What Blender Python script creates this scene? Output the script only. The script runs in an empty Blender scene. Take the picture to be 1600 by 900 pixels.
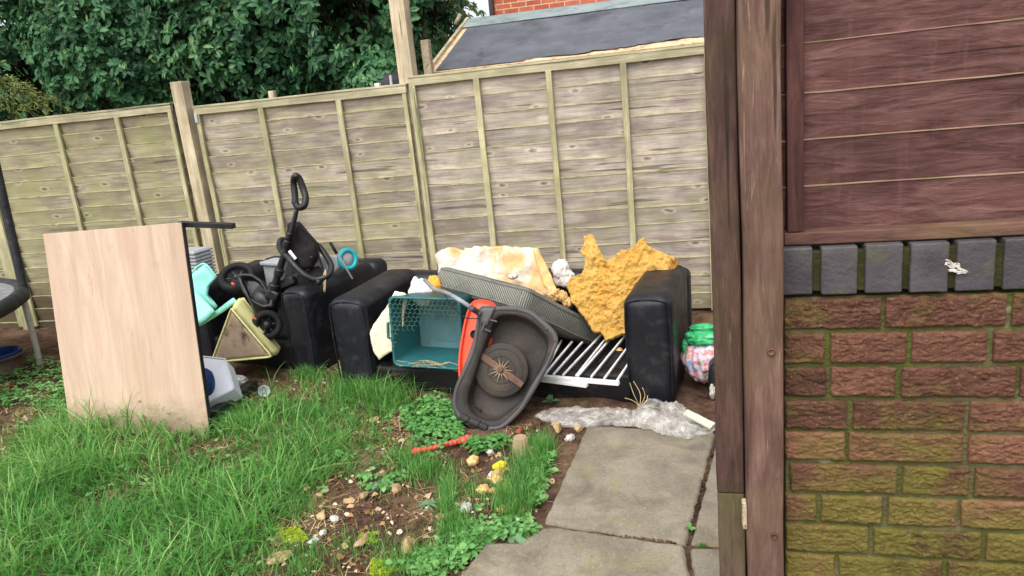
import bpy, bmesh, math, random
import numpy as np
from math import sin, cos, pi, radians, atan2, sqrt

C = bpy.context.scene
COL = C.collection
rng = np.random.default_rng(7)
random.seed(7)

# ------------------------------------------------------------------ camera
FOC, PITCH, ROLL, YAW = 1155.0, radians(14.4), radians(5.7), radians(15)
EYE = np.array([0, -5.15, 1.6])
_f = np.array([-sin(YAW)*cos(PITCH), cos(YAW)*cos(PITCH), -sin(PITCH)])
_r0 = np.array([cos(YAW), sin(YAW), 0.0]); _u0 = np.cross(_r0, _f)
CR = cos(ROLL)*_r0 - sin(ROLL)*_u0
CU = sin(ROLL)*_r0 + cos(ROLL)*_u0
from mathutils import Matrix, Vector
cam_d = bpy.data.cameras.new('camera'); cam = bpy.data.objects.new('camera', cam_d); COL.objects.link(cam)
cam_d.sensor_width = 36; cam_d.lens = FOC/1600*36; cam_d.clip_start = 0.05; cam_d.clip_end = 2000
m = Matrix.Identity(4)
for i in range(3):
    m[i][0] = CR[i]; m[i][1] = CU[i]; m[i][2] = -_f[i]; m[i][3] = EYE[i]
cam.matrix_world = m
C.camera = cam

# ------------------------------------------------------------------ light
SUN_EL, SUN_AZ = radians(55), radians(188)     # compass style: 0 = +Y, clockwise
w = bpy.data.worlds.new('World'); C.world = w; w.use_nodes = True
nt = w.node_tree; nt.nodes.clear()
sky = nt.nodes.new('ShaderNodeTexSky'); sky.sky_type = 'NISHITA'; sky.sun_disc = False
sky.sun_elevation = SUN_EL; sky.sun_rotation = SUN_AZ; sky.air_density = 1.0; sky.dust_density = 4.0; sky.ozone_density = 1.0
hs = nt.nodes.new('ShaderNodeHueSaturation'); hs.inputs['Saturation'].default_value = 0.28
bg = nt.nodes.new('ShaderNodeBackground'); bg.inputs['Strength'].default_value = 0.15
wo = nt.nodes.new('ShaderNodeOutputWorld')
nt.links.new(sky.outputs[0], hs.inputs['Color']); nt.links.new(hs.outputs[0], bg.inputs['Color']); nt.links.new(bg.outputs[0], wo.inputs['Surface'])
sd = bpy.data.lights.new('sun', 'SUN'); sd.energy = 0.6; sd.angle = radians(60); sd.color = (1.0, 0.965, 0.92)
so = bpy.data.objects.new('sun', sd); COL.objects.link(so)
sdir = Vector((sin(SUN_AZ)*cos(SUN_EL), cos(SUN_AZ)*cos(SUN_EL), sin(SUN_EL)))
so.rotation_euler = sdir.to_track_quat('Z', 'Y').to_euler()
so.location = (0, -6, 8)
vs = C.view_settings
vs.view_transform = 'Standard'; vs.look = 'None'; vs.gamma = 1.0; vs.exposure = 1.0
try: vs.use_curve_mapping = False
except Exception: pass
C.cycles.max_bounces = 8; C.cycles.transparent_max_bounces = 12
C.cycles.use_denoising = True

# ------------------------------------------------------------------ placing helpers
def ray(px, py): return _f + CR*(px-800)/FOC - CU*(py-450)/FOC
def onz(px, py, z=0.0):
    d = ray(px, py); return EYE + d*((z-EYE[2])/d[2])
def ony(px, py, y=0.0):
    d = ray(px, py); return EYE + d*((y-EYE[1])/d[1])
def onpl(px, py, o, n):
    d = ray(px, py); return EYE + d*(np.dot(np.array(o)-EYE, n)/np.dot(d, n))
def proj(P):
    v = np.asarray(P, float) - EYE
    k = v @ _f
    return 800+FOC*(v@CR)/k, 450-FOC*(v@CU)/k
def unit(v):
    v = np.asarray(v, float); return v/np.linalg.norm(v)

# ------------------------------------------------------------------ noise
def _hash(ix, iy, iz, seed):
    h = (ix*374761393 + iy*668265263 + iz*2147483647 + seed*974634777) & 0xffffffff
    h = ((h ^ (h >> 13))*1274126177) & 0xffffffff
    h = (h ^ (h >> 16)) & 0xffff
    return h/32767.5 - 1.0
def vnoise(P, seed=0):
    P = np.asarray(P, float); I = np.floor(P).astype(np.int64); t = P-I; t = t*t*(3-2*t)
    out = 0
    for dx in (0, 1):
        wx = t[..., 0] if dx else 1-t[..., 0]
        for dy in (0, 1):
            wy = t[..., 1] if dy else 1-t[..., 1]
            for dz in (0, 1):
                wz = t[..., 2] if dz else 1-t[..., 2]
                out = out + wx*wy*wz*_hash(I[..., 0]+dx, I[..., 1]+dy, I[..., 2]+dz, seed)
    return out
def fbm(P, oct=4, seed=0, gain=.5):
    P = np.asarray(P, float); a = 1; o = 0; s = 0
    for i in range(oct):
        o = o + a*vnoise(P*(2**i)+i*17.3, seed+i); s += a; a *= gain
    return o/s
def ridged(P, oct=3, seed=0):
    P = np.asarray(P, float); a = 1; o = 0; s = 0
    for i in range(oct):
        o = o + a*(1-2*np.abs(vnoise(P*(2**i)+i*11.1, seed+i))); s += a; a *= .5
    return o/s
def inpoly(x, y, poly):
    x = np.asarray(x); y = np.asarray(y); r = np.zeros(x.shape, bool); n = len(poly)
    for i in range(n):
        x1, y1 = poly[i]; x2, y2 = poly[(i+1) % n]
        if y1 == y2: continue
        c = ((y1 > y) != (y2 > y)) & (x < (x2-x1)*(y-y1)/(y2-y1)+x1)
        r ^= c
    return r

# ------------------------------------------------------------------ mesh builder
class MB:
    def __init__(s): s.v = []; s.f = []; s.r = []; s.s = []; s.n = 0
    def add(s, V, F, rnd=None, smooth=True):
        V = np.asarray(V, float).reshape(-1, 3)
        s.v.append(V)
        if rnd is None: rnd = random.random()
        for f in F: s.f.append(tuple(i+s.n for i in f))
        s.r += [rnd]*len(F) if np.isscalar(rnd) else list(rnd)
        s.s += [smooth]*len(F); s.n += len(V)
        return s
    def build(s, name, mat, parent=None):
        V = np.concatenate(s.v)
        root = parent
        while root is not None and root.parent is not None: root = root.parent
        off = np.array(root.location) if root is not None else np.zeros(3)
        me = bpy.data.meshes.new(name)
        me.from_pydata((V-off).tolist(), [], s.f)
        me.polygons.foreach_set('use_smooth', s.s)
        a = me.attributes.new('rnd', 'FLOAT', 'FACE'); a.data.foreach_set('value', np.array(s.r, dtype=np.float32))
        me.materials.append(mat); me.update()
        o = bpy.data.objects.new(name, me); COL.objects.link(o)
        if parent is not None: o.parent = parent
        return o
    def solo(s, name, mat, label, cat, base=None, group=None):
        """the whole thing is one mesh: origin at its base"""
        V = np.concatenate(s.v)
        if base is None: base = ((V[:, 0].min()+V[:, 0].max())/2, (V[:, 1].min()+V[:, 1].max())/2, V[:, 2].min())
        s.v = [V-np.array(base)]
        o = s.build(name, mat); o.location = base
        return tag(o, label, cat, group)

def tag(o, label, cat, group=None):
    o['label'] = label; o['category'] = cat
    if group: o['group'] = group
    return o
def thing(name, label, cat, loc, group=None):
    o = bpy.data.objects.new(name, None); o.empty_display_size = .1; COL.objects.link(o)
    o.location = tuple(float(c) for c in loc)
    return tag(o, label, cat, group)
def kind(o, k): o['kind'] = k; return o

def frame(o, ux, uy=None, n=None):
    ux = unit(ux)
    if uy is not None:
        n = unit(np.cross(ux, uy)); uy = np.cross(n, ux)
    else:
        uy = unit(np.cross(n, ux)); n = np.cross(ux, uy)
    return (np.asarray(o, float), np.stack([ux, uy, n]))
def tf(V, fr): return np.asarray(V) @ fr[1] + fr[0]
WORLD = (np.zeros(3), np.eye(3))
def rotz(o, deg, tilt=(0, 0)):
    a = radians(deg); ux = np.array([cos(a), sin(a), 0]); uy = np.array([-sin(a), cos(a), 0])
    return (np.asarray(o, float), np.stack([ux, uy, [0, 0, 1]]))

def rbox(h, r=.01, n=(1, 1, 1), bs=1, c=(0, 0, 0)):
    """rounded box, half sizes h, bevel r, n inner divisions"""
    r = min(r, min(h)*.999); ax = []
    for i in range(3):
        e = [-h[i]+r*(k/bs) for k in range(bs)]
        inner = np.linspace(-h[i]+r, h[i]-r, n[i]+1).tolist()
        ax.append(e+inner+[-q for q in e[::-1]])
    D = {}; V = []; F = []
    def vid(p):
        k = tuple(round(q, 6) for q in p)
        if k not in D: D[k] = len(V); V.append(p)
        return D[k]
    for d in range(3):
        a, b = (d+1) % 3, (d+2) % 3
        for sg in (-1, 1):
            for i in range(len(ax[a])-1):
                for j in range(len(ax[b])-1):
                    q = []
                    for (ii, jj) in ((i, j), (i+1, j), (i+1, j+1), (i, j+1)):
                        p = [0, 0, 0]; p[d] = sg*h[d]; p[a] = ax[a][ii]; p[b] = ax[b][jj]; q.append(vid(tuple(p)))
                    F.append(q if sg > 0 else q[::-1])
    V = np.array(V); H = np.array(h)-r
    inn = np.clip(V, -H, H); dl = V-inn; L = np.linalg.norm(dl, axis=1, keepdims=True)
    V = inn+np.where(L > 1e-9, dl/np.maximum(L, 1e-9)*r, 0)
    return V+np.array(c), F
def box(mb, c, h, r=.004, fr=WORLD, n=(1, 1, 1), bs=1, rnd=None, smooth=False, disp=0, ds=6, seed=0):
    V, F = rbox(h, r, n, bs)
    V = V+np.array(c)
    V = tf(V, fr)
    if disp: V = V+disp*np.stack([fbm(V*ds+k*31, 3, seed+k) for k in range(3)], 1)
    mb.add(V, F, rnd, smooth); return mb

def tube(mb, pts, r, seg=8, closed=False, rnd=None, sm=True, flat=1.0):
    P = np.asarray(pts, float); n = len(P)
    R = np.full(n, r) if np.isscalar(r) else np.asarray(r, float)
    if closed: T = np.roll(P, -1, 0)-np.roll(P, 1, 0)
    else: T = np.gradient(P, axis=0)
    T /= np.linalg.norm(T, axis=1, keepdims=True)+1e-12
    a = np.array([0, 0, 1.0]) if abs(T[0][2]) < .9 else np.array([1.0, 0, 0])
    u = unit(np.cross(T[0], a)); V = []; F = []
    for i in range(n):
        u = u-T[i]*np.dot(u, T[i]); u = unit(u); v = np.cross(T[i], u)
        for k in range(seg):
            t = 2*pi*k/seg; V.append(P[i]+R[i]*(cos(t)*u+flat*sin(t)*v))
    for i in range(n if closed else n-1):
        j = (i+1) % n
        for k in range(seg):
            k2 = (k+1) % seg; F.append((i*seg+k, i*seg+k2, j*seg+k2, j*seg+k))
    if not closed:
        F.append(tuple(range(seg-1, -1, -1))); F.append(tuple((n-1)*seg+k for k in range(seg)))
    mb.add(V, F, rnd, sm); return mb
def smoothpath(pts, n=8, closed=False):
    P = np.asarray(pts, float); N = len(P); out = []
    for i in range(N if closed else N-1):
        if closed: p0, p1, p2, p3 = P[(i-1) % N], P[i], P[(i+1) % N], P[(i+2) % N]
        else: p0, p1, p2, p3 = P[max(i-1, 0)], P[i], P[i+1], P[min(i+2, N-1)]
        for k in range(n):
            t = k/n
            out.append(.5*((2*p1)+(-p0+p2)*t+(2*p0-5*p1+4*p2-p3)*t*t+(-p0+3*p1-3*p2+p3)*t**3))
    if not closed: out.append(P[-1])
    return np.array(out)
def lathe(mb, prof, seg=24, fr=WORLD, rnd=None, sm=True, sx=1.0, capb=True, capt=True):
    V = []; F = []; n = len(prof)
    for r, z in prof:
        for k in range(seg):
            t = 2*pi*k/seg; V.append((r*cos(t)*sx, r*sin(t), z))
    for i in range(n-1):
        for k in range(seg):
            k2 = (k+1) % seg; F.append((i*seg+k, i*seg+k2, (i+1)*seg+k2, (i+1)*seg+k))
    if capb: F.append(tuple(range(seg-1, -1, -1)))
    if capt: F.append(tuple((n-1)*seg+k for k in range(seg)))
    mb.add(tf(V, fr), F, rnd, sm); return mb
def resample(poly, n, closed=True):
    P = np.asarray(poly, float)
    if closed: P = np.vstack([P, P[:1]])
    d = np.r_[0, np.cumsum(np.linalg.norm(np.diff(P, axis=0), axis=1))]
    s = np.linspace(0, d[-1], n+1 if closed else n)
    if closed: s = s[:-1]
    return np.stack([np.interp(s, d, P[:, k]) for k in range(P.shape[1])], 1)
def slab(mb, poly3, n, thick, rings=10, nb=60, disp=0.0, ds=20, edge=.25, seed=0, back=True, rag=0.0, center=None, sides=1, rnd=None, fn=None, sm=True):
    """outline of 3-D points lying on a plane with normal n (towards the viewer), given real thickness behind it"""
    n = unit(n); P = resample(poly3, nb)
    c = P.mean(0) if center is None else np.asarray(center, float)
    if rag:
        P = P+(P-c)/np.linalg.norm(P-c, axis=1, keepdims=True)*(rag*fbm(P*40, 3, seed+5))[:, None]
    V = [c[None]]; S = [np.zeros(1)]
    for k in range(1, rings+1):
        s = k/rings; V.append(c+(P-c)*s); S.append(np.full(nb, s))
    V = np.concatenate(V); S = np.concatenate(S); L = len(V)
    rd = np.clip((1-S)/max(edge, 1e-4), 0, 1); rd = np.sqrt(np.clip(1-(1-rd)**2, 0, 1))
    if disp is not None and disp != 0:
        hgt = disp*(fbm(V*ds, 4, seed)*(.4+.6*rd))
    else: hgt = 0*S
    if fn is not None: hgt = hgt+fn(V, S)
    Vf = V+n*(hgt-(1-rd)*thick*.35)[:, None]
    F = []
    for j in range(nb): F.append((0, 1+j, 1+(j+1) % nb))
    for k in range(rings-1):
        a = 1+k*nb; b = a+nb
        for j in range(nb):
            j2 = (j+1) % nb; F.append((a+j, b+j, b+j2, a+j2))
    e1 = np.cross(P[1]-P[0], P[-1]-P[0])
    area = sum(np.dot(n, np.cross(P[j]-c, P[(j+1) % nb]-c)) for j in range(nb))
    Vb = V-n*(thick-(1-rd)*thick*.35)[:, None]
    if disp: Vb = Vb+n*(disp*.5*fbm(V*ds+9, 3, seed+3))[:, None]
    FF = list(F); off = L
    FF += [tuple(q+off for q in f[::-1]) for f in F]
    o = 1+(rings-1)*nb
    for j in range(nb):
        j2 = (j+1) % nb; FF.append((o+j, off+o+j, off+o+j2, o+j2))
    if area < 0: FF = [f[::-1] for f in FF]
    mb.add(np.vstack([Vf, Vb]), FF, rnd, sm); return mb
_ICO = {}
def ico(sub=3):
    if sub not in _ICO:
        b = bmesh.new(); bmesh.ops.create_icosphere(b, subdivisions=sub, radius=1)
        _ICO[sub] = (np.array([v.co[:] for v in b.verts]), [tuple(v.index for v in f.verts) for f in b.faces]); b.free()
    return _ICO[sub]
def blob(mb, c, h, disp=.2, ds=1.6, seed=0, sub=3, fr=WORLD, rnd=None, sm=True, rid=0, fn=None, quant=0):
    V, F = ico(sub); V = V.copy()
    k = 1+disp*fbm(V*ds+seed*3.7, 3, seed)
    if rid: k = k+rid*ridged(V*ds*1.7+seed, 3, seed+9)
    V = V*k[:, None]
    if fn is not None: V = fn(V)
    if quant:  # angular stones: clip by random planes
        rr = np.random.default_rng(seed)
        for _ in range(quant):
            d = unit(rr.normal(size=3)); q = V@d; lim = rr.uniform(.38, .8); V = V-np.outer(np.maximum(q-lim, 0), d)
    V = tf(V*np.array(h), (np.zeros(3), fr[1]))+np.array(c)
    mb.add(V, F, rnd, sm); return mb

# ------------------------------------------------------------------ materials
def lin(c):
    c = np.asarray(c, float)/255
    return tuple(np.where(c <= .04045, c/12.92, ((c+.055)/1.055)**2.4))+(1.0,)
class N:
    def __init__(s, name):
        s.m = bpy.data.materials.new(name); s.m.use_nodes = True; s.t = s.m.node_tree; s.t.nodes.clear()
        s.out = s.n('OutputMaterial'); s.p = s.n('BsdfPrincipled'); s.l(s.p.outputs[0], s.out.inputs['Surface'])
        s.tc = s.n('TexCoord')
    def n(s, k, **kw):
        o = s.t.nodes.new('ShaderNode'+k)
        for a, b in kw.items(): setattr(o, a, b)
        return o
    def l(s, a, b): s.t.links.new(a, b)
    def coord(s, scale=(1, 1, 1), off=None):
        mp = s.n('Mapping'); mp.inputs['Scale'].default_value = scale
        if off is not None:
            ad = s.n('VectorMath', operation='ADD'); s.l(s.tc.outputs['Object'], ad.inputs[0]); s.l(off, ad.inputs[1]); s.l(ad.outputs[0], mp.inputs['Vector'])
        else: s.l(s.tc.outputs['Object'], mp.inputs['Vector'])
        return mp.outputs[0]
    def noise(s, vec, scale, detail=5, rough=.55, dist=0.0):
        o = s.n('TexNoise'); s.l(vec, o.inputs['Vector']); o.inputs['Scale'].default_value = scale; o.inputs['Detail'].default_value = detail
        o.inputs['Roughness'].default_value = rough; o.inputs['Distortion'].default_value = dist
        return o.outputs['Fac']
    def ramp(s, fac, stops):
        o = s.n('ValToRGB'); e = o.color_ramp.elements
        while len(e) < len(stops): e.new(.5)
        for i, (p, c) in enumerate(stops):
            e[i].position = p; e[i].color = c if not np.isscalar(c) else (c, c, c, 1)
        s.l(fac, o.inputs['Fac']); return o.outputs[0]
    def mix(s, fac, a, b, blend='MIX'):
        o = s.n('Mix', data_type='RGBA', blend_type=blend)
        for v, k in ((fac, 0), (a, 6), (b, 7)):
            if hasattr(v, 'is_linked') or hasattr(v, 'links'): s.l(v, o.inputs[k])
            else: o.inputs[k].default_value = v
        return o.outputs[2]
    def math(s, op, a, b=0.0, clamp=False):
        o = s.n('Math', operation=op); o.use_clamp = clamp
        for i, v in enumerate((a, b)):
            if hasattr(v, 'links'): s.l(v, o.inputs[i])
            else: o.inputs[i].default_value = v
        return o.outputs[0]
    def rnd(s):
        o = s.n('Attribute'); o.attribute_name = 'rnd'; return o.outputs['Fac']
    def bump(s, h, strength=.4, dist=.01, nrm=None):
        o = s.n('Bump'); o.inputs['Strength'].default_value = strength; o.inputs['Distance'].default_value = dist; s.l(h, o.inputs['Height'])
        if nrm is not None: s.l(nrm, o.inputs['Normal'])
        s.l(o.outputs[0], s.p.inputs['Normal']); return o.outputs[0]
    def fin(s, col, rough=.6, spec=.4, **kw):
        if hasattr(col, 'links'): s.l(col, s.p.inputs['Base Color'])
        else: s.p.inputs['Base Color'].default_value = col
        if hasattr(rough, 'links'): s.l(rough, s.p.inputs['Roughness'])
        else: s.p.inputs['Roughness'].default_value = rough
        s.p.inputs['Specular IOR Level'].default_value = spec
        for k, v in kw.items(): s.p.inputs[k.replace('_', ' ')].default_value = v
        return s.m

def mat(name, c1, c2=None, scale=8, rough=.6, spec=.4, bump=0, bscale=40, bdist=.01, dirt=None, dscale=6, dlo=.5, dhi=.65, damt=.8, stretch=(1, 1, 1), rnd=0, sss=0, metal=0, rvar=.15, dirt2=None, d2scale=14, d2lo=.55, d2hi=.68, d2amt=.7):
    s = N(name); c = s.coord(stretch)
    c2 = c1 if c2 is None else c2
    col = s.ramp(s.noise(c, scale, 6), [(.32, lin(c1)), (.68, lin(c2))])
    if rnd:
        k = s.math('MULTIPLY_ADD', s.rnd(), 2*rnd); k.node.inputs[2].default_value = 1-rnd
        col = s.mix(1.0, col, k, 'MULTIPLY')
    if dirt is not None:
        f = s.ramp(s.noise(s.coord(), dscale, 7, .62, .3), [(dlo, 0.0), (dhi, damt)])
        col = s.mix(f, col, lin(dirt))
    if dirt2 is not None:
        f = s.ramp(s.noise(s.coord((1.1, .9, 1.3)), d2scale, 6, .62, .3), [(d2lo, 0.0), (d2hi, d2amt)])
        col = s.mix(f, col, lin(dirt2))
    if bump: s.bump(s.noise(s.coord(), bscale, 6, .6), bump, bdist)
    rr = s.math('MULTIPLY_ADD', s.noise(s.coord(), 11, 4), rvar*2, True); rr.node.inputs[2].default_value = rough-rvar
    kw = {}
    if sss: kw = dict(Subsurface_Weight=sss, Subsurface_Scale=.02)
    return s.fin(col, rr, spec, Metallic=metal, **kw)

def wood(name, dark, mid, light, axis='X', green=None, gamt=.5, gz=None, knot=True, rndv=.18, rough=.8, bump=.5, fine=30, stain=None, gscale=2.2, streak=None, glo=.45, ghi=.68, knotk=(3.6, 8.2), foot=None, scratch=None, along=1.6):
    s = N(name); r = s.rnd()
    cx = s.n('CombineXYZ'); s.l(s.math('MULTIPLY', r, 13.7), cx.inputs[0]); s.l(s.math('MULTIPLY', r, 7.3), cx.inputs[1]); s.l(s.math('MULTIPLY', r, 29.1), cx.inputs[2])
    sc = {'X': (along, fine, fine), 'Z': (fine, fine, along), 'Y': (fine, along, fine)}[axis]
    v = s.coord(sc, cx.outputs[0])
    g = s.noise(v, 1.0, 8, .6, .8)
    col = s.ramp(g, [(.28, lin(dark)), (.5, lin(mid)), (.72, lin(light))])
    fa = 2.2*along*(1 if along < 3 else 2.5); fsc = {'X': (fa, fine*4.5, fine*4.5), 'Z': (fine*4.5, fine*4.5, fa), 'Y': (fine*4.5, fa, fine*4.5)}[axis]
    fib = s.noise(s.coord(fsc, cx.outputs[0]), 1.0, 5, .7, .3)
    col = s.mix(1.0, col, s.ramp(fib, [(.3, .74), (.5, 1.0), (.7, 1.2)]), 'MULTIPLY')
    csc = {'X': (1.1, fine*.9, fine*.9), 'Z': (fine*.9, fine*.9, 1.1), 'Y': (fine*.9, 1.1, fine*.9)}[axis]
    ck = s.ramp(s.noise(s.coord(csc, cx.outputs[0]), 1.0, 3, .5, .2), [(.655, 0.0), (.68, .75)])
    col = s.mix(ck, col, lin(tuple(np.array(dark)*.5)))
    bl = s.noise(s.coord((1, 1, 1), cx.outputs[0]), 5, 4)
    col = s.mix(1.0, col, s.ramp(bl, [(.3, .72), (.7, 1.22)]), 'MULTIPLY')
    if stain is not None:
        sv = {'X': (1.2, 3, 4.5), 'Z': (4, 3, 1.0), 'Y': (3, 1.2, 3)}[axis]
        f = s.ramp(s.noise(s.coord(sv, cx.outputs[0]), 1.6, 6, .65, .6), [(.5, 0.0), (.68, .75)])
        col = s.mix(f, col, lin(stain))
    if streak is not None:   # rain runs and scuffs across the grain
        f = s.ramp(s.noise(s.coord((38, 6, 3)), 1.0, 5, .6), [(.56, 0.0), (.72, .6)])
        col = s.mix(f, col, lin(streak))
    if scratch is not None:
        f = s.ramp(s.noise(s.coord((fine*2.2, fine*2.2, 5.5), cx.outputs[0]), 1.0, 4, .6, .5), [(.63, 0.0), (.69, .7)])
        f = s.math('MULTIPLY', f, s.ramp(s.noise(s.coord((6, 6, 3)), 1.0, 3), [(.4, 0.0), (.6, 1.0)]))
        col = s.mix(f, col, lin(scratch))
    if green is not None:
        gn = s.noise(s.coord((1, 1, 1.6)), gscale, 6, .62, .4)
        f = s.ramp(gn, [(glo, 0.0), (ghi, 1.0)])
        if gz is not None:
            sp = s.n('SeparateXYZ'); s.l(s.tc.outputs['Object'], sp.inputs[0])
            zz = s.n('MapRange'); s.l(sp.outputs[2], zz.inputs['Value'])
            zz.inputs['From Min'].default_value = gz[0]; zz.inputs['From Max'].default_value = gz[1]; zz.inputs['To Min'].default_value = 1; zz.inputs['To Max'].default_value = gz[2]
            f = s.math('MULTIPLY', f, zz.outputs[0])
        f = s.math('MULTIPLY', f, gamt)
        col = s.mix(f, col, lin(green))
    k = s.math('MULTIPLY_ADD', r, 2*rndv); k.node.inputs[2].default_value = 1-rndv
    col = s.mix(1.0, col, k, 'MULTIPLY')
    if knot:
        sp_ = s.n('SeparateXYZ'); s.l(s.coord((1, 1, 1)), sp_.inputs[0]); c2_ = s.n('CombineXYZ')
        s.l(s.math('MULTIPLY_ADD', sp_.outputs[0], knotk[0]), c2_.inputs[0]); s.l(s.math('MULTIPLY', r, .42), c2_.inputs[0].links[0].from_node.inputs[2])
        s.l(s.math('MULTIPLY', sp_.outputs[2], knotk[1]), c2_.inputs[1])
        vo = s.n('TexVoronoi'); vo.voronoi_dimensions = '2D'; s.l(c2_.outputs[0], vo.inputs['Vector']); vo.inputs['Scale'].default_value = 1.0; vo.inputs['Randomness'].default_value = .75
        kd = s.math('ADD', vo.outputs['Distance'], s.math('MULTIPLY', s.math('SUBTRACT', s.noise(s.coord((14, 14, 40), cx.outputs[0]), 1.0, 4), .5), .28))
        sc_ = s.n('SeparateColor'); s.l(vo.outputs['Color'], sc_.inputs[0])
        gate = s.ramp(sc_.outputs[0], [(.62, 0.0), (.66, 1.0)])
        kd = s.math('ADD', kd, s.math('MULTIPLY', s.math('SUBTRACT', sc_.outputs[1], .5), .05))
        f = s.math('MULTIPLY', gate, s.ramp(kd, [(.0, .8), (.03, .45), (.045, .55), (.09, 0.0)]))
        col = s.mix(f, col, lin(tuple(np.array(dark)*.7)))
        f = s.math('MULTIPLY', gate, s.ramp(kd, [(.07, 0.0), (.11, .4), (.2, 0.0)]))
        col = s.mix(f, col, lin(tuple(np.minimum(np.array(light)*1.12, 240))))
    if foot is not None:
        sf = s.n('SeparateXYZ'); s.l(s.tc.outputs['Object'], sf.inputs[0])
        f = s.ramp(s.math('ADD', sf.outputs[2], s.math('MULTIPLY', s.noise(s.coord(), 4, 4), .25)), [(foot[0], .8), (foot[1], 0.0)])
        col = s.mix(f, col, lin(foot[2]))
    s.bump(g, bump, .006)
    return s.fin(col, rough, .25)

M = {}
M['fence_l'] = wood('green_fence_wood', (124, 115, 100), (162, 153, 130), (188, 179, 153), green=(156, 154, 104), gamt=.65, stain=(128, 110, 112), glo=.38, ghi=.62, rndv=.15, foot=(.40, .54, (84, 68, 56)), along=2.6)
M['fence_m'] = wood('grey_green_fence_wood', (134, 124, 114), (173, 162, 145), (198, 187, 167), green=(162, 158, 108), gamt=.65, gz=(0.2, 1.7, .45), stain=(136, 118, 118), rndv=.15, glo=.42, ghi=.66, along=2.6)
M['fence_r'] = wood('grey_fence_wood', (144, 133, 125), (184, 172, 159), (207, 196, 180), green=(146, 143, 100), gamt=.65, gz=(0.2, 1.3, .35), stain=(140, 122, 117), rndv=.14, ghi=.64, along=2.6)
M['batten'] = wood('batten_wood', (146, 140, 108), (176, 169, 132), (196, 189, 154), axis='Z', green=(146, 148, 96), gamt=.55, rndv=.1, knot=False, stain=(134, 120, 102))
M['rail'] = wood('rail_wood', (142, 134, 108), (174, 165, 135), (196, 186, 156), axis='X', green=(144, 144, 98), gamt=.5, rndv=.1, knot=False)
M['post'] = wood('pale_post_wood', (150, 135, 112), (184, 169, 140), (204, 190, 162), axis='Z', green=(152, 150, 102), gamt=.6, gz=(.2, 1.9, .1), rndv=.06, bump=.3, knot=False)
M['brown'] = wood('purple_brown_stained_wood', (74, 47, 44), (102, 70, 66), (124, 92, 86), green=None, stain=(78, 51, 52), streak=(114, 84, 78), rndv=.1, fine=40, bump=1.0, knotk=(2.9, 9.4), along=7)
M['brown_edge'] = wood('brown_rail_wood', (74, 50, 44), (102, 72, 64), (122, 90, 78), green=(118, 112, 64), gamt=.4, rndv=.08, knot=False, fine=40, along=6)
M['brown_batten'] = wood('brown_batten_wood', (52, 32, 30), (76, 48, 45), (94, 64, 58), axis='Z', rndv=.05, knot=False, along=5)
M['post_dark'] = wood('brown_gate_post_wood', (58, 42, 37), (80, 59, 53), (102, 79, 69), axis='Z', green=(86, 78, 46), gamt=.4, stain=(58, 40, 37), rndv=.04, fine=40, knot=False, bump=1.2, scratch=(142, 120, 104), along=5)
M['post_light'] = wood('weathered_gate_post_wood', (80, 58, 51), (106, 80, 71), (132, 105, 92), axis='Z', green=(110, 100, 64), gamt=.4, stain=(80, 55, 51), rndv=.04, fine=40, knot=False, bump=1.2, scratch=(172, 152, 130), along=5)
M['post_foot'] = wood('bare_gate_post_foot', (76, 62, 51), (100, 84, 69), (122, 105, 87), axis='Z', green=(98, 96, 52), gamt=.7, rndv=.04, fine=40, knot=False, bump=1.0, scratch=(150, 134, 112), along=5)
M['ledge'] = mat('mossy_board_edge', (160, 154, 112), (186, 178, 146), 9, .85, .2, dirt=(110, 120, 60), dscale=12)
M['ledge_brown'] = mat('worn_board_edge', (168, 142, 120), (132, 102, 90), 9, .85, .2, dirt=(112, 116, 60), dscale=10)
M['leather'] = mat('black_leatherette', (15, 16, 22), (27, 28, 36), 5, .46, .4, bump=.15, bscale=60, bdist=.004, dirt=(84, 80, 76), dscale=13, dlo=.54, dhi=.76, damt=.4, rvar=.16, dirt2=(120, 114, 106), d2scale=60, d2lo=.64, d2hi=.74, d2amt=.35)
M['leather_dirty'] = mat('muddy_black_leatherette', (15, 15, 18), (26, 25, 26), 5, .55, .3, bump=.4, bscale=40, bdist=.006, dirt=(92, 74, 58), dscale=7, dlo=.55, dhi=.72, damt=.55)
M['blackplastic'] = mat('black_plastic', (22, 22, 24), (34, 34, 37), 6, .42, .45, bump=.08, bscale=90, dirt=(92, 86, 78), dscale=10, dlo=.56, dhi=.78, damt=.4)
M['rubber'] = mat('black_rubber', (24, 24, 25), (36, 35, 35), 9, .7, .25, bump=.15, bscale=120)
M['darkfabric'] = mat('black_mesh_fabric', (28, 25, 27), (44, 40, 42), 14, .85, .2, bump=.3, bscale=220, bdist=.003)
M['deck'] = mat('mower_deck_plastic', (58, 56, 58), (84, 81, 82), 6, .5, .4, bump=.12, bscale=90, dirt=(84, 70, 58), dscale=9, dlo=.54, dhi=.74, damt=.55)
M['deck_in'] = mat('muddy_deck_inside', (44, 41, 39), (62, 57, 53), 7, .65, .3, bump=.35, bscale=60, dirt=(84, 70, 56), dscale=9, dlo=.52, dhi=.74, damt=.6)
M['disc'] = mat('muddy_disc', (54, 49, 45), (70, 63, 57), 9, .7, .3, bump=.3, bscale=70, dirt=(82, 70, 56), dscale=8, damt=.5)
M['rust'] = mat('rusty_steel', (84, 54, 40), (116, 84, 66), 14, .65, .4, bump=.3, bscale=80, dirt=(64, 46, 38), dscale=11)
M['brass'] = mat('worn_star_plate', (120, 104, 74), (150, 130, 96), 14, .5, .5, dirt=(60, 48, 36), dscale=20)
M['greymetal'] = mat('grey_tube', (120, 122, 128), (150, 152, 158), 8, .4, .5, dirt=(90, 78, 66), dscale=14, damt=.5)
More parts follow.
